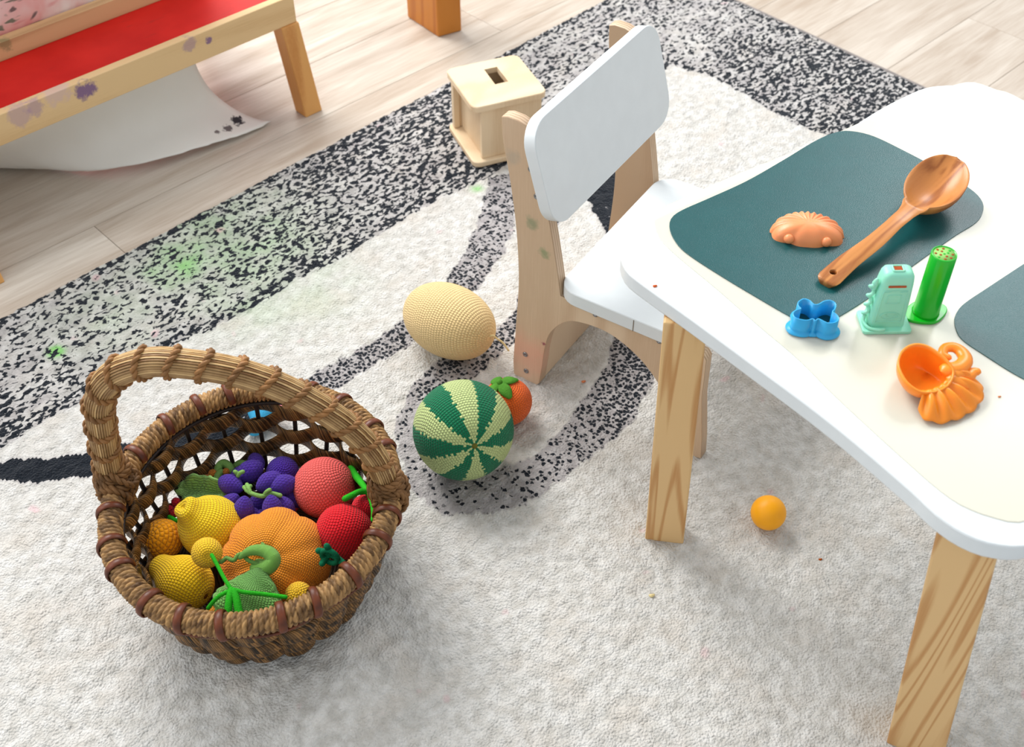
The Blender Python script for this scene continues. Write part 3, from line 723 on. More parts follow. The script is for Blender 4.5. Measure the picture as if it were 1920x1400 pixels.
# red-brown cane bands clasping the rim
bandp = np.array([(math.cos(a)*.0172, math.sin(a)*.0172) for a in np.linspace(-.75*PI, 1.05*PI, 26)])
def band_mesh(rad):
    a = np.linspace(-.80*PI, .98*PI, 30); c = np.stack([np.cos(a)*.0168, 0*a, np.sin(a)*.0168], -1)
    t, N, B = frames(c); rad_ = c/np.linalg.norm(c, axis=1)[:, None]
    b = np.arange(8)*2*PI/8; pos = c[:, None]+(.0019*np.cos(b))[None, :, None]*rad_[:, None]+(.0050*np.sin(b))[None, :, None]*np.array([0, 1, 0])
    return pos
band0 = None
for k in range(NS):
    t = 2*PI*(k+.5)/NS+.04*math.sin(k*2.3); R0 = float(rim_r(np.array(t)))
    if band0 is None: band0 = grid('rattan_band', band_mesh(0), redr, basket, closed_v=True); o = band0
    else: o = band0.copy(); S.collection.objects.link(o)
    o.location = (R0*math.cos(t), R0*math.sin(t), RH); o.rotation_euler = (.12*math.sin(k*1.7), .1*math.sin(k*3.1), t+.16*math.sin(k*1.3))
# handle
ja, jb = at(210, 905, .15), at(735, 925, .15)
hp = [on_wall(x, y, ja, jb)-BC for x, y in [(212, 925), (204, 880), (190, 805), (186, 748), (213, 703), (280, 679), (360, 683), (450, 699), (530, 727), (600, 764), (660, 807), (700, 852), (722, 900), (737, 952)]]
hpath = resample(catmull([tuple(v) for v in hp], 10), 220)
ht, hN, hB = frames(hpath)
a = np.arange(238)/238; rid = np.abs(np.sin(PI*a*34))**.38
taper = np.interp(np.linspace(0, 1, 220), [0, .1, .5, .9, 1], [.0150, .0156, .0166, .0148, .0140])
wob = 1+.03*vnoise(np.linspace(0, 14, 220)[:, None]+np.zeros((1, 238)), np.zeros((220, 1))+a[None]*6, 5)
rr = (taper[:, None]-.0022+.0027*rid[None])*wob
pos = hpath[:, None]+rr[..., None]*(np.cos(2*PI*a)[None, :, None]*hN[:, None]+np.sin(2*PI*a)[None, :, None]*hB[:, None])
reed = rattan_mat('reed_bundle', (122, 82, 42), (216, 180, 126), 34, 0., .45, .0010, 'v')
handle = grid('handle', pos, reed, basket, closed_v=True)
# two-strand cord spiralling round the handle
Lh = np.linalg.norm(np.diff(hpath, axis=0), axis=1).sum(); turns = 19; ns = turns*44
hq = np.c_[hpath, hN, hB, taper]; s = np.linspace(0, 1, ns); q = np.stack([np.interp(s, np.linspace(0, 1, len(hq)), hq[:, k]) for k in range(10)], -1); an = 2*PI*turns*s+.8
sl_ = np.clip(s+.0095/Lh*(np.sin(an)-np.cos(an)), 0, 1); q = np.stack([np.interp(sl_, np.linspace(0, 1, len(hq)), hq[:, k]) for k in range(10)], -1)
ring = (.0009+q[:, 9])[:, None]*(np.cos(an)[:, None]*q[:, 3:6]+np.sin(an)[:, None]*q[:, 6:9]); cp = q[:, :3]+ring
# lean the wraps so each one crosses the top at a slant
ct, cN, cB = frames(cp); specs = []
outn = ring/np.linalg.norm(ring, axis=1)[:, None]; side = np.cross(ct, outn)
for k in (0, 1):
    tw = 2*PI*s*turns*6.5+k*PI; specs.append((cp+.0021*(np.cos(tw)[:, None]*outn+np.sin(tw)[:, None]*side), .0025, False))
cordm = plain('twisted_cord', (156, 110, 64), .55, .3, .18, .4, 500)
join_tubes('handle_cord', specs, cordm, handle, 7)
# cord bindings at both feet of the handle
def binding(center, axis, r0, r1, n, seed):
    r = random.Random(seed); axis = Vector(axis).normalized(); e = axis.orthogonal().normalized(); f = axis.cross(e); sp_ = []
    for i in range(n):
        c = Vector(center)+axis*((i-(n-1)/2)*.0056); R = r0+(r1-r0)*(i/(n-1)); tl = Vector((r.uniform(-.25, .25), r.uniform(-.25, .25), r.uniform(-.25, .25)))
        ax2 = (axis+tl).normalized(); e2_ = ax2.orthogonal().normalized(); f2 = ax2.cross(e2_)
        ps = np.array([c+e2_*R*math.cos(t)+f2*R*math.sin(t) for t in np.linspace(0, 2*PI, 60, endpoint=False)])
        tn, n_, b_ = frames(ps, True); on = (ps-np.array(c)); on /= np.linalg.norm(on, axis=1)[:, None]; bb = np.cross(tn, on)
        for k in (0, 1):
            tw = np.linspace(0, 2*PI*7, 60, endpoint=False)+k*PI
            sp_.append((ps+.0020*(np.cos(tw)[:, None]*on+np.sin(tw)[:, None]*bb), .0025, True))
    return sp_
cord2 = plain('dark_cord', (132, 94, 56), .6, .25, .2, .4, 500)
hl = Vector(hpath[14]); hr = Vector(hpath[-16])
def rim_pt(px, py): p = at(px, py, RH)-BC; t = math.atan2(p.y, p.x); R0 = float(rim_r(np.array(t))); return Vector((R0*math.cos(t), R0*math.sin(t), RH)), Vector((-math.sin(t), math.cos(t), 0))
rl, rlt = rim_pt(222, 912); rr_, rrt = rim_pt(738, 925)
join_tubes('joint_binding', binding(hl+Vector((.004, 0, -.004)), Vector(ht[14]), .0215, .0185, 6, 1)+binding(rl, rlt, .0190, .0190, 7, 2)+binding((hl+rl)/2+Vector((.004, 0, 0)), (.5, .3, .8), .024, .022, 4, 5), cord2, handle, 6)
join_tubes('joint_binding', binding(hr, Vector(ht[-16]), .0178, .0200, 6, 3)+binding(rr_, rrt, .0190, .0190, 7, 4)+binding((hr+rr_)/2, (.4, -.3, .8), .023, .022, 4, 6), cord2, handle, 6)

# ================================================================== CROCHETED FRUIT
def ball_prof(r, n=28, flat=1.0, dim=0.0):
    a = np.linspace(-PI/2, PI/2, n); R = np.cos(a)*r; Z = np.sin(a)*r*flat
    if dim:
        Z = Z-np.sign(np.sin(a))*dim*r*np.exp(-(R/(r*.28))**2)
    R[0] = R[-1] = 1e-5; return np.stack([R, Z], -1)
def at_r(px, py, z, rpx):
    p = at(px, py, z); return p, rpx*dist(p)/FOC
def nm(r, pitch=.0037): return int(round(PI*r/pitch)), int(round(2*PI*r/(pitch*1.12)))
def fruit(name, label, cat, px, py, z, rpx, rgb, axis, flat=1., dim=0., pitch=.0037, group=None, spin=0, mod=None, prof=None, strength=.9, part='body'):
    p, r = at_r(px, py, z, rpx); N, M = nm(r, pitch)
    t = thing(name, label, cat, (0, 0, 0), 0, group)
    m = crochet(name+'_wool', rgb, N, M, strength=strength)
    lathe(part, ball_prof(r, 30, flat, dim) if prof is None else np.array(prof)*[r, r], m, t, 56, mod)
    orient(t, p, axis, spin); return t, r, m
def cyl_wool(name, rgb): return crochet(name, rgb, 60, 7, strength=.8, distance=.0012)
LG = cyl_wool('leaf_green_cord', (112, 164, 72)); BG = plain('bright_green_yarn', (46, 178, 34), .85, .15, .1, .9, 700); DG = plain('dark_green_yarn', (14, 110, 74), .85, .15, .1, .9, 700)
SG = plain('sage_yarn', (128, 170, 92), .88, .1, .12, 1., 600)
FG = 'crocheted fruit in the basket'
def wpath(o, pts): # world points -> object space
    bpy.context.view_layer.update(); mi = o.matrix_world.inverted(); return [tuple(mi @ Vector(p)) for p in pts]
def cord(name, par, pts, r, mat, n=8, seg=9):
    return tube(name, resample(catmull(wpath(par, pts), n), max(8, n*len(pts))), r, mat, par, seg)

# pumpkin
def ribs(k, d):
    def f(R, Z, a, s):
        g = np.abs(np.sin(a*k/2))**.7; w = np.sin(PI*s)**.6
        return R*(1-d*(1-g)*w), Z*(1-.3*d*(1-g))
    return f
pk, prr, _ = fruit('crochet_pumpkin', 'large orange crocheted pumpkin with curled green stem and tendrils', 'toy pumpkin', 516, 1056, .068, 106, (236, 142, 34), vdir(-.12, .02, .9)+Vector((0, 0, .45)), .74, .16, .0034, FG, 0.3, ribs(8, .075))
bpy.context.view_layer.update()
st = [(486, 1066, .112), (503, 1062, .122), (513, 1048, .130), (500, 1034, .134), (478, 1031, .134), (462, 1036, .131), (450, 1045, .126)]
q = [at(*v) for v in st]
tube('stem', resample(catmull(wpath(pk, q), 8), 44), np.interp(np.linspace(0, 1, 44), [0, .15, .5, .8, 1], [.0125, .0100, .0085, .006, .003]), LG, pk, 14)
cord('tendril', pk, [at(*v) for v in [(462, 1036, .130), (447, 1040, .128), (438, 1050, .124), (425, 1046, .122), (415, 1053, .118), (408, 1050, .117)]], .0026, LG)
cord('tendril', pk, [at(*v) for v in [(502, 1050, .126), (490, 1057, .124), (472, 1053, .124), (462, 1047, .124), (460, 1040, .126)]], .0026, LG)
cord('tendril', pk, [at(*v) for v in [(498, 1030, .118), (492, 1014, .116), (503, 1000, .113), (506, 984, .108), (520, 977, .108), (532, 972, .106), (548, 984, .100)]], .0027, LG)
# pumpkin leaf: scalloped sheet
def leaf(name, par, base, tip, wid, mat, cup=.004, scal=.12, nl=9, thick=.0022, fold=.0, normal=None, ns=34, tri=False, ruf=0.):
    base = Vector(base); tip = Vector(tip); ax = tip-base; Ln = ax.length; ax.normalize()
    nrm_ = Vector(normal) if normal is not None else vdir(0, -.3, .9)
    sd_ = ax.cross(nrm_).normalized(); up_ = sd_.cross(ax).normalized(); pos = []
    for i in range(ns):
        t = i/(ns-1); w = wid*(min(1, t/.55)**.75*(1-.3*max(0, t-.7)/.3)+.06)*(1+scal*abs(math.sin(nl*PI*t))) if tri else wid*math.sin(PI*min(1, t*.96+.02))**.62*(1+scal*abs(math.sin(nl*PI*t))-scal*.5); row = []
        for j in range(13):
            x = (j/12-.5)*2
            row.append(base+ax*Ln*t+sd_*(x*w)+up_*(cup*(1-2*abs(x)**1.5)*math.sin(PI*t)+fold*abs(x)*w+(.0012+(ruf*abs(x)**2))*math.sin(16*t+3*x)))
        pos.append(row)
    if par: 
        flat_ = wpath(par, [p for r in pos for p in r]); pos = np.array(flat_).reshape(ns, 13, 3)
    o = grid(name, [[tuple(v) for v in r] for r in pos], mat, par); so = o.modifiers.new('thickness', 'SOLIDIFY'); so.thickness = thick; so.offset = 0
    return o
LEAFM = crochet('leaf_wool', (112, 168, 82), 26, 34, strength=1., distance=.0022)
leaf('leaf', pk, at(488, 1066, .126), at(452, 1168, .104), .0400, LEAFM, .007, .06, 7, tri=True)
# big yellow pears
pearp = [(1e-5, -1.02), (.10, -.99), (.16, -1.02), (.42, -1.0), (.72, -.78), (.93, -.42), (1., -.02), (.95, .34), (.80, .66), (.62, .92), (.52, 1.12), (.47, 1.28), (.36, 1.44), (.20, 1.53), (.09, 1.52), (1e-5, 1.46)]
pearp = resample(catmull(pearp, 4), 46); pearp[0, 0] = pearp[-1, 0] = 1e-5
quince = [(1e-5, -.86), (.3, -.88), (.62, -.74), (.88, -.42), (1., .0), (.95, .42), (.76, .76), (.52, 1.02), (.41, 1.18), (.37, 1.32), (.28, 1.42), (.14, 1.42), (1e-5, 1.30)]
quince = resample(catmull(quince, 4), 46); quince[0, 0] = quince[-1, 0] = 1e-5
def tuck(R, Z, a, s):
    w = np.clip((s-.62)/.38, 0, 1); return R*(1+.16*w*np.cos(3*a+.6)), Z
fruit('crochet_quince', 'plump yellow crocheted quince with a pinched top, beside the orange mandarin', 'toy fruit', 400, 991, .074, 60, (250, 194, 26), vdir(-.46, -.52, .60), 1, 0, .0034, FG, 1.1, tuck, quince)
t, r, _ = fruit('crochet_pear', 'yellow crocheted pear lying with its dimpled base towards the rim', 'toy pear', 347, 1092, .074, 51, (246, 188, 18), vdir(-.80, -.42, -.30), 1, 0, .0034, FG, 0, None, pearp)
eye = lathe('base_eye', ball_prof(.0035, 10, .5), plain('dark_thread', (110, 66, 20), .9, .1, .2), t, 12); eye.location = (0, 0, -1.0*r)
# mandarin, nubby
fruit('crochet_mandarin', 'orange-yellow nubby crocheted mandarin left of the quince', 'toy fruit', 305, 1011, .062, 39, (236, 152, 18), vdir(-.3, -.3, .8), .97, .0, .0062, FG, 0, None, None, 1.)
# small yellow cherry plum with bright green stalk
t, r, _ = fruit('crochet_yellow_plum', 'small round yellow crocheted plum with bright green stalk on top of the pear', 'toy fruit', 388, 1036, .122, 29, (246, 186, 34), vdir(.3, .12, .9), 1., .10, .0031, FG)
cord('stalk', t, [at(*v) for v in [(397, 1040, .141), (408, 1060, .138), (420, 1083, .134), (434, 1106, .130)]], .0024, BG)
cord('stalk', t, [at(*v) for v in [(436, 1105, .131), (460, 1110, .132), (490, 1113, .131), (536, 1119, .126)]], .0026, BG)
cord('stalk', t, [at(*v) for v in [(434, 1106, .131), (420, 1112, .130), (405, 1122, .127), (390, 1140, .120)]], .0026, BG)
cord('leaf_tube', t, [at(*v) for v in [(434, 1106, .130), (430, 1122, .129), (427, 1150, .122)]], .0046, BG)
cord('leaf_tube', t, [at(*v) for v in [(438, 1108, .130), (443, 1122, .129), (449, 1152, .122)]], .0048, BG)
fruit('crochet_lemon', 'yellow crocheted ball peeking over the front rim right of the pumpkin leaf', 'toy fruit', 560, 1116, .092, 26, (248, 182, 34), vdir(0, -.5, .8), 1., 0, .0032, FG)
fruit('crochet_apricot', 'small orange crocheted ball tucked under the pumpkin leaf at the front rim', 'toy fruit', 402, 1150, .098, 17, (222, 140, 34), vdir(0, -.5, .8), 1., 0, .0032, FG)
# pink pomegranate with frilled crown
t, r, pm = fruit('crochet_pink_pomegranate', 'round coral pink crocheted pomegranate at the back of the basket', 'toy fruit', 608, 914, .078, 58, (232, 92, 86), vdir(.80, -.42, .25), 1., 0, .0038, FG, 0, None, None, 1.)
crn = lathe('crown', [(.0001, 0), (.006, 0), (.007, .004), (.0085, .009), (.0115, .013), (.0125, .0145), (.0105, .0135), (.0065, .008), (.0001, .004)], plain('coral_yarn', (226, 84, 80), .9, .1, .12, 1., 500), t, 48,
            lambda R, Z, a, s: (R*(1+.22*np.clip((s-.3)*3, 0, 1)*np.sin(5*a)), Z+.0015*np.sin(7*a)*(s > .35)))
bpy.context.view_layer.update(); ci = t.matrix_world.to_quaternion().inverted(); d = ci @ vdir(-.86, .50, .02); orient(crn, d*r*.95, d)
# red pomegranate with dark green calyx
redp = [(1e-5, -1.0), (.3, -.97), (.62, -.80), (.9, -.44), (1.0, .0), (.93, .42), (.74, .74), (.5, .96), (.28, 1.08), (.1, 1.13), (1e-5, 1.13)]
redp = resample(catmull(redp, 4), 40); redp[0, 0] = redp[-1, 0] = 1e-5
t, r, _ = fruit('crochet_red_pomegranate', 'bright red crocheted pomegranate with dark green curled calyx', 'toy fruit', 644, 996, .086, 52, (208, 12, 28), vdir(.70, .30, -.2), 1., 0, .0036, FG, 0, None, redp)
cc = at(621, 1039, .122); ca_ = vdir(-.3, .55, .7); e_ = ca_.orthogonal().normalized(); f_ = ca_.cross(e_)
cord('calyx_ring', t, [cc+ca_*.004+(e_*math.cos(k*PI/5)+f_*math.sin(k*PI/5))*.0105 for k in range(11)], .0034, DG)
for k, sh_ in enumerate(((0, 0), (2.1, .008), (4.1, .008), (5.2, .006))):
    dv = e_*math.cos(sh_[0])+f_*math.sin(sh_[0])
    cord('calyx_tip', t, [cc, cc+dv*.008+ca_*.001, cc+dv*(.010+sh_[1])+ca_*(.004 if k else .012)], .0040, DG)
# cherry with bright green stalk
t, r, _ = fruit('crochet_cherry', 'small red crocheted cherry with forked bright green stalk against the right wall', 'toy cherry', 683, 951, .094, 24, (204, 18, 36), vdir(.4, -.5, .6), 1., 0, .0032, FG)
cord('stalk', t, [at(*v) for v in [(658, 877, .082), (668, 893, .094), (681, 910, .106), (693, 930, .112), (699, 955, .113), (698, 975, .112)]], np.interp(np.linspace(0, 1, 48), [0, .3, .6, 1], [.0048, .0050, .0036, .0022]), BG)
cord('stalk', t, [at(*v) for v in [(646, 935, .118), (660, 928, .121), (676, 921, .118), (691, 922, .112)]], .0040, BG)
# grapes
gb = thing('crochet_grapes', 'bunch of purple crocheted grapes with pale green stem', 'toy grapes', tuple(at(490, 930, .05)))
gb['group'] = FG
GM = crochet('purple_wool', (74, 38, 158), 13, 20, strength=1., distance=.0022)
gpr = resample(catmull([(1e-5, -1.15), (.35, -1.08), (.78, -.66), (1., -.05), (.88, .5), (.55, .95), (.2, 1.22), (1e-5, 1.26)], 4), 22); gpr[0, 0] = gpr[-1, 0] = 1e-5
g0 = None
for px, py, z, rp, ax in [(432, 908, .090, 20, (.9, .35)), (468, 884, .082, 22, (-.75, .5)), (505, 903, .094, 20, (-.8, .5)), (531, 909, .092, 21, (-.9, .25)), (452, 893, .070, 20, (-.3, .5)),
                          (457, 955, .092, 20, (.15, -.95)), (431, 946, .078, 20, (.5, -.6)), (511, 953, .092, 20, (-.1, -.95)), (533, 952, .080, 20, (-.5, -.8)), (472, 975, .074, 19, (.3, -.9)), (490, 978, .072, 18, (0, -.9)),
                          (484, 947, .066, 19, (0, -.5)), (549, 935, .070, 18, (-.5, -.5)), (480, 868, .074, 17, (.2, .5))]:
    p, r = at_r(px, py, z, rp); d_ = vdir(ax[0], ax[1], .35)
    if g0 is None: g0 = lathe('grape', gpr, GM, gb, 30); o = g0
    else: o = g0.copy(); S.collection.objects.link(o)
    orient(o, p-gb.location, d_); o.scale = (r*.97, r*.97, r*1.12)
cord('stem', gb, [at(*v) for v in [(458, 913, .098), (470, 924, .100), (492, 930, .103), (508, 925, .103), (526, 929, .100)]], .0030, SG)
for a1, a2 in (((470, 925, .100), (463, 908, .102)), ((495, 929, .103), (506, 918, .108)), ((446, 892, .100), (456, 884, .104)), ((446, 890, .100), (440, 884, .103)), ((462, 920, .098), (470, 911, .102))):
    cord('stem_tip', gb, [at(*a1), (at(*a1)+at(*a2))/2+Vector((0, 0, .002)), at(*a2)], .0028, SG)
fruit('crochet_plum', 'largest dark purple crocheted plum behind the grapes', 'toy fruit', 530, 886, .066, 31, (70, 36, 152), vdir(.2, -.5, .6), 1., 0, .0032, FG)
# ruffled pale leaf
lfm = crochet('sage_leaf_wool', (134, 178, 98), 12, 14, strength=1., distance=.0028)
lo = leaf('crochet_leaf', None, at(432, 926, .080), at(331, 914, .066), .0185, lfm, -.005, .10, 7, .003, .35, ruf=.0035)
tag(lo, 'ruffled pale green crocheted leaf behind the yellow quince', 'toy leaf')
lo2 = leaf('crochet_leaf', None, at(545, 985, .098), at(590, 1000, .090), .0080, plain('grass_yarn', (34, 140, 44), .9, .1, .12, 1., 500), .003, .08, 6, .003)
tag(lo2, 'narrow dark green crocheted leaf between the pumpkin and red pomegranate', 'toy leaf')
bs = thing('crochet_berry_sprig', 'sprig of small orange crocheted berries with green tip behind the leaf', 'toy berries', tuple(at(400, 890, .05)))
OB = crochet('berry_wool', (214, 128, 40), 7, 12)
for px, py, z, rp in ((399, 888, .068, 9), (387, 898, .066, 9), (424, 884, .070, 7)):
    p, r = at_r(px, py, z, rp); o = lathe('berry', ball_prof(r, 14), OB, bs, 20); o.location = p-bs.location
cord('sprig', bs, [at(*v) for v in [(408, 882, .068), (412, 872, .070), (420, 868, .072), (430, 874, .070), (434, 882, .068)]], .0056, SG)
cord('sprig', bs, [at(*v) for v in [(404, 902, .068), (408, 892, .070), (414, 884, .070)]], .0048, SG)
cord('sprig', bs, [at(*v) for v in [(442, 874, .06), (450, 868, .062), (460, 870, .062)]], .0050, SG)
rs = thing('crochet_raspberry', 'small crimson crocheted berry cluster behind the mandarin', 'toy berries', tuple(at(322, 955, .05)))
RB = crochet('crimson_wool', (184, 20, 44), 6, 10)
for px, py, z, rp in ((330, 941, .066, 9), (318, 955, .062, 9), (333, 955, .068, 8), (314, 963, .058, 7), (327, 962, .066, 8)):
    p, r = at_r(px, py, z, rp); o = lathe('berry', ball_prof(r, 12), RB, rs, 18); o.location = p-rs.location
cord('sprig', rs, [at(*v) for v in [(318, 969, .064), (324, 973, .066), (330, 976, .066)]], .0035, BG)

# ================================================================== ON THE RUG
p, r = at_r(869, 807, .067, 95); N, M = nm(r, .0040)
wm = thing('crochet_watermelon', 'round crocheted watermelon with dark and pale green stripes on the rug', 'toy watermelon')
WMM = crochet('watermelon_wool', (4, 108, 70), N, M, (200, 217, 146), 6, 1., .0022)
lathe('body', ball_prof(r, 40, .97, .05), WMM, wm, 72)
nub = lathe('stitched_pole', ball_prof(.004, 10, .6), plain('olive_thread', (120, 116, 50), .9, .1, .2, .8, 600), wm, 14); nub.location = (0, 0, r*.915)
orient(wm, Vector((p.x, p.y, r*.965)), vdir(.27, .29, .92), 1.05+.52)
p, r = at_r(951, 753, .034, 47)
ps_ = thing('crochet_persimmon', 'orange crocheted persimmon with green calyx, behind the watermelon', 'toy fruit')
lathe('body', ball_prof(r, 30, .94, .05), crochet('persimmon_wool', (228, 98, 30), *nm(r, .0034)), ps_, 52)
orient(ps_, Vector((p.x, p.y, r*.93)), vdir(-.28, -.72, .62))
PG = plain('calyx_yarn', (84, 146, 52), .9, .1, .12, 1., 500)
for k in range(4):
    a = k*PI/2+.5; pts = []
    for t in np.linspace(0, 1, 8):
        l_ = t*r*.66; pts.append((math.cos(a)*l_, math.sin(a)*l_, math.sqrt(max(r*r*1.04-l_*l_, 0))*.94+.001))
    tube('calyx_leaf', np.array(pts), np.interp(np.linspace(0, 1, 8), [0, .5, .8, 1], [.005, .0095, .0085, .005]), PG, ps_, 12, False, .38)
tube('calyx_nub', np.array([(0, 0, r*.92), (0, .001, r*1.06)]), .0045, PG, ps_, 10)
pm_ = at(842, 601, .056); rl_ = 98*dist(pm_)/FOC; rs_ = 69*dist(pm_)/FOC
ml = thing('crochet_melon', 'oval pale yellow crocheted melon beside the chair leg', 'toy melon')
aa = np.linspace(-PI/2, PI/2, 40); prm = np.stack([np.cos(aa)**.92*rs_, np.sin(aa)*rl_], -1); prm[0, 0] = prm[-1, 0] = 1e-5
lathe('body', prm, crochet('melon_wool', (224, 194, 140), 46, 96, strength=.9), ml, 64)
ax = at(930, 650, .05)-at(765, 556, .05); ax.z = .02
orient(ml, Vector((pm_.x, pm_.y, rs_*.98)), ax)
e0 = Vector(ml.location)+ax.normalized()*rl_
cord('yarn_tail', ml, [e0-ax.normalized()*.004, e0+Vector((.006, .004, .004)), e0+Vector((.012, .004, -.002)), e0+Vector((.022, .002, -.01)), e0+Vector((.030, -.004, -.02))], .0016, plain('melon_yarn', (236, 214, 158), .9, .1, .1, .8, 700), 8, 7)
p, r = at_r(1441, 960, .024, 33)
bl = lathe('orange_ball', ball_prof(r, 32), plain('orange_plastic', (254, 172, 4), .45, .4, .02, 0, 300, .1), None, 48); bl.location = (p.x, p.y, r-.001)
bl.rotation_euler = (.4, .2, .3)
nv = len(bl.data.vertices); tag(bl, 'small smooth orange plastic ball on the rug under the table', 'ball')
# small toy half hidden behind the basket
tb = thing('felt_toy', 'small light blue and pink toy seen through the back of the basket', 'toy', tuple(at(508, 800, .0)))
FB = plain('blue_felt', (64, 168, 214), .8, .2, .08, .5, 500); FP = plain('pink_felt', (232, 140, 150), .8, .2, .08, .5, 500)
o = lathe('body', ball_prof(.021, 20, .8), FB, tb, 28, lambda R, Z, a, s: (R*(1+.12*np.sin(3*a)), Z)); o.location = (-.012, .010, .017)
o = lathe('ear', ball_prof(.011, 16, .8), FP, tb, 22); o.location = (.013, .012, .020)
o = lathe('foot', ball_prof(.014, 16, .7), FB, tb, 22); o.location = (-.020, -.012, .011)

# ================================================================== ON THE TABLE
TZ = MZ+.0009                                   # top of the teal mat
ORG = plain('soft_orange_plastic', (248, 152, 98), .38, .4, .03, 0, 300, .2)
# shell mould: fan-ribbed dome with two feet
sc_ = thing('shell_mould', 'peach orange plastic shell-shaped sand mould on the teal mat', 'toy mould', tuple(at(1513, 441, TZ)), math.radians(-7))
def shell():
    nt_, nr = 320, 22; pos = np.zeros((nt_, nr, 3))
    for i in range(nt_):
        a = 2*PI*i/nt_; ca, sa = math.cos(a), math.sin(a)
        # half-oval back, pinched wings, rounded snout in front
        back = max(0, sa)
        if sa >= 0: R = 1/math.sqrt((ca/.0435)**2+(sa/.0300)**2)*(1+.016*math.cos(22*(a-PI/2))*min(1, back*3))
        else:
            wing = math.exp(-((abs(ca)-1)/.16)**2); R = .0245+.0185*wing-.0015*math.cos(4*a)
        for j in range(nr):
            t = j/(nr-1); x, y = R*t*ca, R*t*sa
            h = .0200*(1-t**2.6)**.62
            if sa > 0: h = h*(1-back)+back*.0180*(1-.10*t)*(1-t**10)**.5
            h = max(h, 0)
            g = math.cos(22*(a-PI/2))
            fan = min(1, max(0, (y+.004)/.012)); h += .0011*g*fan*min(1, max(0, t-.2)*2.)*(1 if t < .98 else 0)
            pos[i, j] = (x, y, max(0, h))
    return pos
grid('body', shell(), ORG, sc_, closed_u=True)
for x, y in ((-.0225, -.0165), (.0205, -.0170)):
    f = lathe('foot', ball_prof(.0062, 16, .95), ORG, sc_, 20); f.location = (x, y, .0056)
# wooden spoon
SPW = wood('spoon_wood', (198, 130, 70), (142, 78, 34), 'X', 15., .06, .32, (.15, 1.15), .35)
sp_pts = [at(1548, 527, TZ+.007), at(1590, 489, TZ+.013), at(1640, 451, TZ+.021), at(1682, 413, TZ+.026), at(1704, 394, TZ+.0255), at(1750, 349, TZ+.031), at(1794, 294, TZ+.042)]
spc = resample(catmull([tuple(v) for v in sp_pts], 10), 90)
d0 = Vector(spc[-1]-spc[0]); d0.z = 0; d0.normalize(); sdx = Vector((d0.y, -d0.x, 0))
spoon = thing('wooden_spoon', 'brown wooden serving spoon with round bowl lying on the teal mat', 'spoon', tuple(spc[0]-np.array([0, 0, .007])), math.atan2(d0.y, d0.x))
Ls = np.linalg.norm(np.diff(spc, axis=0), axis=1).sum(); s_ = np.r_[0, np.cumsum(np.linalg.norm(np.diff(spc, axis=0), axis=1))]/Ls
hw = np.interp(s_, [0, .012, .03, .25, .45, .56, .60, .63], [.0095, .0125, .0138, .0118, .0098, .0105, .0125, .016])
sb = .60; u_ = np.clip((s_-sb)/(1-sb), 0, 1)
bw = .0345*np.sqrt(np.clip(1-((u_-.54)/.46)**2, 0, 1)); hw = np.where(u_ > .06, np.maximum(bw, np.where(u_ < .25, hw, 0)), hw)
dish = .0175*np.clip(np.sin(PI*np.clip((u_-.06)/.94, 0, 1)), 0, 1)**.75; thk = np.interp(u_, [0, .1, .5, .9, 1], [.0075, .0095, .0085, .006, .003])
pos = []
mi = Matrix.Rotation(-math.atan2(d0.y, d0.x), 4, 'Z')
for k in range(len(spc)):
    c = mi @ (Vector(spc[k])-spoon.location); w = max(hw[k], .0008); rowp = []
    xs = np.cos(np.linspace(PI, 0, 13)); xb = np.cos(np.linspace(0, PI, 13))[1:-1]
    rimf = .86 if dish[k] > .001 else 1.
    for x in xs:
        xx = abs(x)/.90; z = -dish[k]*max(0, 1-xx**2.2) if xx < 1 else 0
        if dish[k] < .001: z = -.0014*x**4
        rowp.append((c.x, c.y+x*w, c.z+z))
    for x in xb: rowp.append((c.x, c.y+x*w, c.z-(dish[k]+thk[k])*(1-abs(x)**2.6)**.62-.0006))
    pos.append(rowp)
pos = np.array(pos); e0_ = pos[:1].mean(1, keepdims=True).repeat(pos.shape[1], 1); e1_ = pos[-1:].mean(1, keepdims=True).repeat(pos.shape[1], 1)
so_ = grid('spoon_body', np.concatenate([e0_, pos, e1_]), SPW, spoon, closed_v=True)
hole = at(1563, 509, TZ+.010); hl_ = mi @ (hole-spoon.location)
cut = lathe('cutter_tmp', [(1e-5, -.03), (.0042, -.03), (.0042, .03), (1e-5, .03)], plain('hole_wood', (70, 38, 20), .7), None, 24)
bm = bmesh.new(); bm.from_mesh(cut.data); bmesh.ops.remove_doubles(bm, verts=bm.verts[:], dist=2e-5); bmesh.ops.recalc_face_normals(bm, faces=bm.faces[:]); bm.to_mesh(cut.data); bm.free()
bm = bmesh.new(); bm.from_mesh(so_.data); bmesh.ops.remove_doubles(bm, verts=bm.verts[:], dist=1e-6); bmesh.ops.recalc_face_normals(bm, faces=bm.faces[:]); bm.to_mesh(so_.data); bm.free()
cut.parent = spoon; cut.location = hl_; bo = so_.modifiers.new('hole', 'BOOLEAN'); bo.operation = 'DIFFERENCE'; bo.object = cut; bo.solver = 'EXACT'
bpy.context.view_layer.update(); dg = bpy.context.evaluated_depsgraph_get()
nme = bpy.data.meshes.new_from_object(so_.evaluated_get(dg)); so_.modifiers.clear(); so_.data = nme; bpy.data.objects.remove(cut)
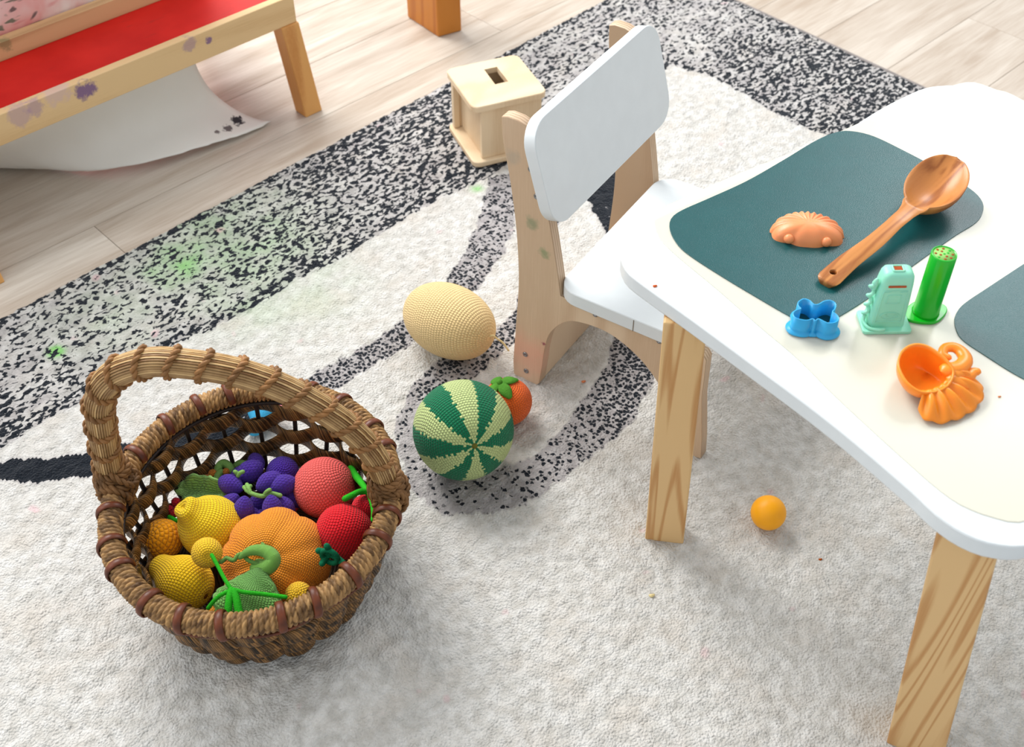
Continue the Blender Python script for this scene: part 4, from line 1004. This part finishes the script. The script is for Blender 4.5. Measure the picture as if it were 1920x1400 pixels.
# blue butterfly cutter
BL = plain('blue_plastic', (44, 168, 224), .3, .5, .02)
rim_px = [(1497, 566), (1507, 560), (1518, 563), (1526, 570), (1535, 570), (1546, 564), (1558, 563), (1567, 569), (1566, 578), (1561, 584), (1568, 589), (1573, 597), (1566, 604), (1552, 605), (1541, 600), (1534, 597), (1529, 601), (1524, 597), (1515, 600), (1503, 599), (1491, 595), (1487, 587), (1493, 581), (1502, 578), (1497, 573)]
CHT = .021; cc0 = at(1530, 604, TZ); ctr_ = at(1530, 583, TZ+CHT)
prof_o = np.array([tuple((at(x, y, TZ+CHT)-ctr_))[:2] for x, y in rim_px]); prof_o = resample(np.r_[catmull(prof_o, 5, True), prof_o[:1]], 110)[:-1]
cu = thing('butterfly_cutter', 'light blue plastic butterfly dough cutter at the mat corner', 'cutter', (ctr_.x, ctr_.y, TZ))
tn = np.roll(prof_o, -1, 0)-np.roll(prof_o, 1, 0); tn /= np.linalg.norm(tn, axis=1)[:, None]; nn = np.stack([tn[:, 1], -tn[:, 0]], -1)
if np.sum(nn*prof_o) < 0: nn = -nn
def ringstack(levels): return np.stack([np.c_[prof_o*sc+nn*o, np.full(len(prof_o), z)] for sc, o, z in levels], 1)
grid('body', ringstack([(1., -.0006, .0), (1., -.0006, CHT), (1., .0006, CHT), (1., .0008, .004), (1., .0012, .0028), (1., .0050, .0024), (1., .0052, .0012), (1., .0046, .0), (1., -.0006, 0)]), BL, cu, closed_u=True)
# mint petrol pump mould
MI = plain('mint_plastic', (150, 226, 198), .38, .4, .03, 0, 300, .25)
pu = thing('petrol_pump_mould', 'mint green plastic petrol pump mould standing on the table', 'toy mould', tuple(at(1656, 606, TZ-.0009)), math.radians(1))
prism('base_plate', rrect(.053, .036, .004, 4), 0, .004, MI, pu, .0008)
def pump_body():
    lv = [(.0405, .0270, .004), (.0400, .0265, .006), (.0375, .0245, .040), (.0355, .0230, .058), (.0345, .0225, .064), (.0330, .0215, .069), (.0295, .019, .0725), (.022, .013, .0745), (.0105, .0075, .075)]
    return np.stack([np.array([(x+.001*z/.07, y+.003, z) for x, y in rrect(w, d, min(.0065, d*.3), 6)]) for w, d, z in lv], 1)
grid('body', pump_body(), MI, pu, closed_u=True)
yf = lambda z: -.0270/2+.003+(z-.004)*.0021/.054-.0002
def relief(name, pts, r, closed=True):
    tube(name, resample(np.r_[np.array(pts), np.array(pts[:1])], 40)[:-1] if closed else resample(pts, 20), r, MI, pu, 6, closed)
relief('panel_outline', [(-.0145, yf(.012), .012), (.0145, yf(.012), .012), (.0130, yf(.054), .054), (-.0130, yf(.054), .054)], .0006)
relief('screen_outline', [(-.0075, yf(.037), .037), (.0075, yf(.037), .037), (.0070, yf(.048), .048), (-.0070, yf(.048), .048)], .0006)
ca = np.linspace(0, 2*PI, 24, endpoint=False); relief('emblem', [(.010*math.cos(a), yf(.020), .020+.0045*math.sin(a)) for a in ca], .0006)
relief('emblem', [(.005*math.cos(a)+.001, yf(.0215), .0215+.003*math.sin(a)) for a in ca], .0005)
for x in (-.0085, .0085): relief('vent', [(x-.0035, yf(.0525), .0520), (x+.0035, yf(.0525), .0525)], .0007, False)
RES = plain('rust_dough', (184, 88, 50), .85, .1, .15)
box('slot', -.0095, .0095, -.0095, -.0062, .0585, .0610, RES, pu, .0006)
box('top_socket', -.0045, .0045, -.0005, .0065, .0742, .0754, RES, pu, .0004)
relief('socket_rim', [(-.0055, -.0015, .0752), (.0055, -.0015, .0752), (.0055, .0075, .0752), (-.0055, .0075, .0752)], .0011)
hz = np.linspace(0, 1, 60); hose = [(-.0225-.0025*math.sin(t*22), .001+.0025*math.cos(t*22), .012+.044*t) for t in hz]
tube('hose', np.array(hose), .0021, MI, pu, 8)
tube('hose', resample(catmull([(-.0225, .001, .012), (-.024, -.004, .007), (-.020, -.013, .0055), (-.010, -.0165, .0055), (-.004, -.0155, .0055)], 8), 40), .0019, MI, pu, 8)
tube('nozzle', np.array([(-.021, .001, .050), (-.021, .000, .058), (-.0205, -.001, .063)]), [.0030, .0034, .0024], MI, pu, 10)
# green dough extruder tube
GT = plain('green_plastic', (18, 184, 36), .22, .5, .02)
tu = thing('dough_tube', 'bright green plastic dough extruder tube with perforated end, standing upright', 'toy tube', tuple(at(1734, 588, TZ-.0009)), math.radians(20))
lathe('barrel', [(1e-5, .003), (.0150, .003), (.0142, .006), (.0138, .020), (.0135, .0835), (.0131, .0850), (.0122, .0852), (.0118, .0838), (1e-5, .0838)], GT, tu, 40)
prism('foot', [((.0215+.005*math.cos(2*a))*math.cos(a), (.0185)*math.sin(a)) for a in np.linspace(0, 2*PI, 48, endpoint=False)], 0, .0035, GT, tu, .001)
LGP = plain('pale_green_plastic', (150, 206, 110), .5, .3, .05)
lathe('end_plate', [(1e-5, .0838), (.0117, .0838), (.0117, .0842), (1e-5, .0843)], LGP, tu, 32)
for k in range(13):
    rad, a = ((0, 0) if k == 0 else ((.0045, k*PI/2) if k < 5 else (.0088, k*PI/4+.3)))
    h = lathe('dough_plug', ball_prof(.0015, 8, .45), RES if k % 4 else GT, tu, 10); h.location = (rad*math.cos(a), rad*math.sin(a), .0843)
# orange octopus mould, hollow side up
OC = plain('orange_mould_plastic', (254, 146, 34), .32, .45, .02, 0, 300, .3)
oc = thing('octopus_mould', 'hollow bright orange plastic octopus sand mould near the table edge', 'toy mould', tuple(at(1760, 720, TZ-.0009)))
ob_ = oc.location.copy(); T2 = TZ-.0009
def lo_(x, y, z): v = at(x, y, T2+z)-ob_; return (v.x, v.y, v.z)
rimo = resample(np.array((lambda q: np.r_[catmull(q, 6, True), q[:1]])([lo_(*v) for v in [(1687, 683, .030), (1693, 660, .031), (1712, 647, .032), (1735, 648, .032), (1756, 660, .031), (1775, 676, .029), (1786, 694, .026), (1782, 712, .023), (1768, 726, .020), (1745, 733, .020), (1722, 730, .023), (1700, 712, .027)]])), 65)[:-1]
cb = np.array(lo_(1738, 702, .0)); lv = []
for t in np.linspace(0, 1, 14):
    k = math.cos(t*PI/2)**.55; z = 1-math.sin(t*PI/2)**.9
    ring = cb+(rimo-cb)*[k, k, 0]; ring[:, 2] = .0022+(rimo[:, 2]-.0022)*z; lv.append(ring)
bo_ = grid('head', np.stack(lv, 1), OC, oc, closed_u=True); m_ = bo_.modifiers.new('t', 'SOLIDIFY'); m_.thickness = .0022; m_.offset = 1
inn_ = resample([lo_(*v) for v in [(1728, 733, .017), (1745, 731, .018), (1762, 724, .018), (1775, 712, .018), (1786, 700, .018)]], 90)
outf = resample(catmull([lo_(*v) for v in [(1722, 768, .006), (1733, 784, .004), (1755, 791, .003), (1780, 788, .003), (1806, 778, .003), (1828, 762, .004), (1840, 742, .006), (1838, 724, .008), (1822, 708, .012)]], 8), 90)
fan = np.zeros((90, 16, 3)); ph = np.linspace(0, 1, 90)
for j in range(16):
    t = j/15; sl = 1+.07*np.abs(np.sin(ph*6*PI))*t
    p_ = inn_*(1-t)+(inn_+(outf-inn_)*sl[:, None])*t
    p_[:, 2] = inn_[:, 2]*(1-t)+outf[:, 2]*t+.0042*math.sin(PI*min(1, t*.85+.1))*np.cos(ph*12*PI)*(.3+.7*t)+.004*math.sin(PI*t); p_[:, 2] = np.maximum(p_[:, 2], .0015); fan[:, j] = p_
fo_ = grid('skirt', fan, OC, oc); m_ = fo_.modifiers.new('t', 'SOLIDIFY'); m_.thickness = .0022; m_.offset = 0
def arm(pts, r):
    p_ = resample(catmull([lo_(*v) for v in pts], 8), 50); tube('arm', p_, np.interp(np.linspace(0, 1, 50), [0, .5, 1], r), OC, oc, 12, False, .7)
arm([(1776, 694, .020), (1797, 690, .018), (1810, 676, .017), (1803, 660, .017), (1788, 651, .018), (1772, 653, .018), (1768, 664, .018), (1778, 670, .018)], [.0095, .0075, .0042])
arm([(1786, 702, .018), (1802, 700, .016), (1816, 704, .014), (1824, 698, .014), (1832, 696, .014)], [.0090, .0070, .0048])
arm([(1786, 712, .017), (1806, 720, .014), (1826, 724, .010), (1836, 730, .008)], [.0080, .0065, .0050])
# crumbs of dough and paper
def crumb(px, py, z, r, rgb, label):
    o = lathe('dough_crumb', [(1e-5, 0), (r*.9, r*.15), (r, r*.4), (r*.6, r*.8), (1e-5, r)], plain('crumb_colour', rgb, .85, .1, .1), None, 9, lambda R, Z, a, s: (R*(1+.3*np.sin(2*a+1)+.15*np.sin(3*a)), Z))
    o.location = at(px, py, z); tag(o, label, 'crumb', 'stray crumbs')
crumb(1228, 537, TH, .0022, (224, 104, 50), 'tiny orange dough crumb on the white table edge above the leg')
crumb(1874, 744, TZ-.0009, .0015, (232, 140, 90), 'tiny orange dough crumb on the cover sheet right of the octopus')
crumb(1222, 1117, -.002, .0034, (236, 216, 160), 'small pale yellow crumb on the rug near the pine leg')
crumb(1094, 716, -.002, .0030, (228, 140, 96), 'small orange crumb on the rug under the chair')
crumb(1538, 1049, -.002, .0022, (176, 86, 30), 'tiny brown crumb on the rug below the orange ball')
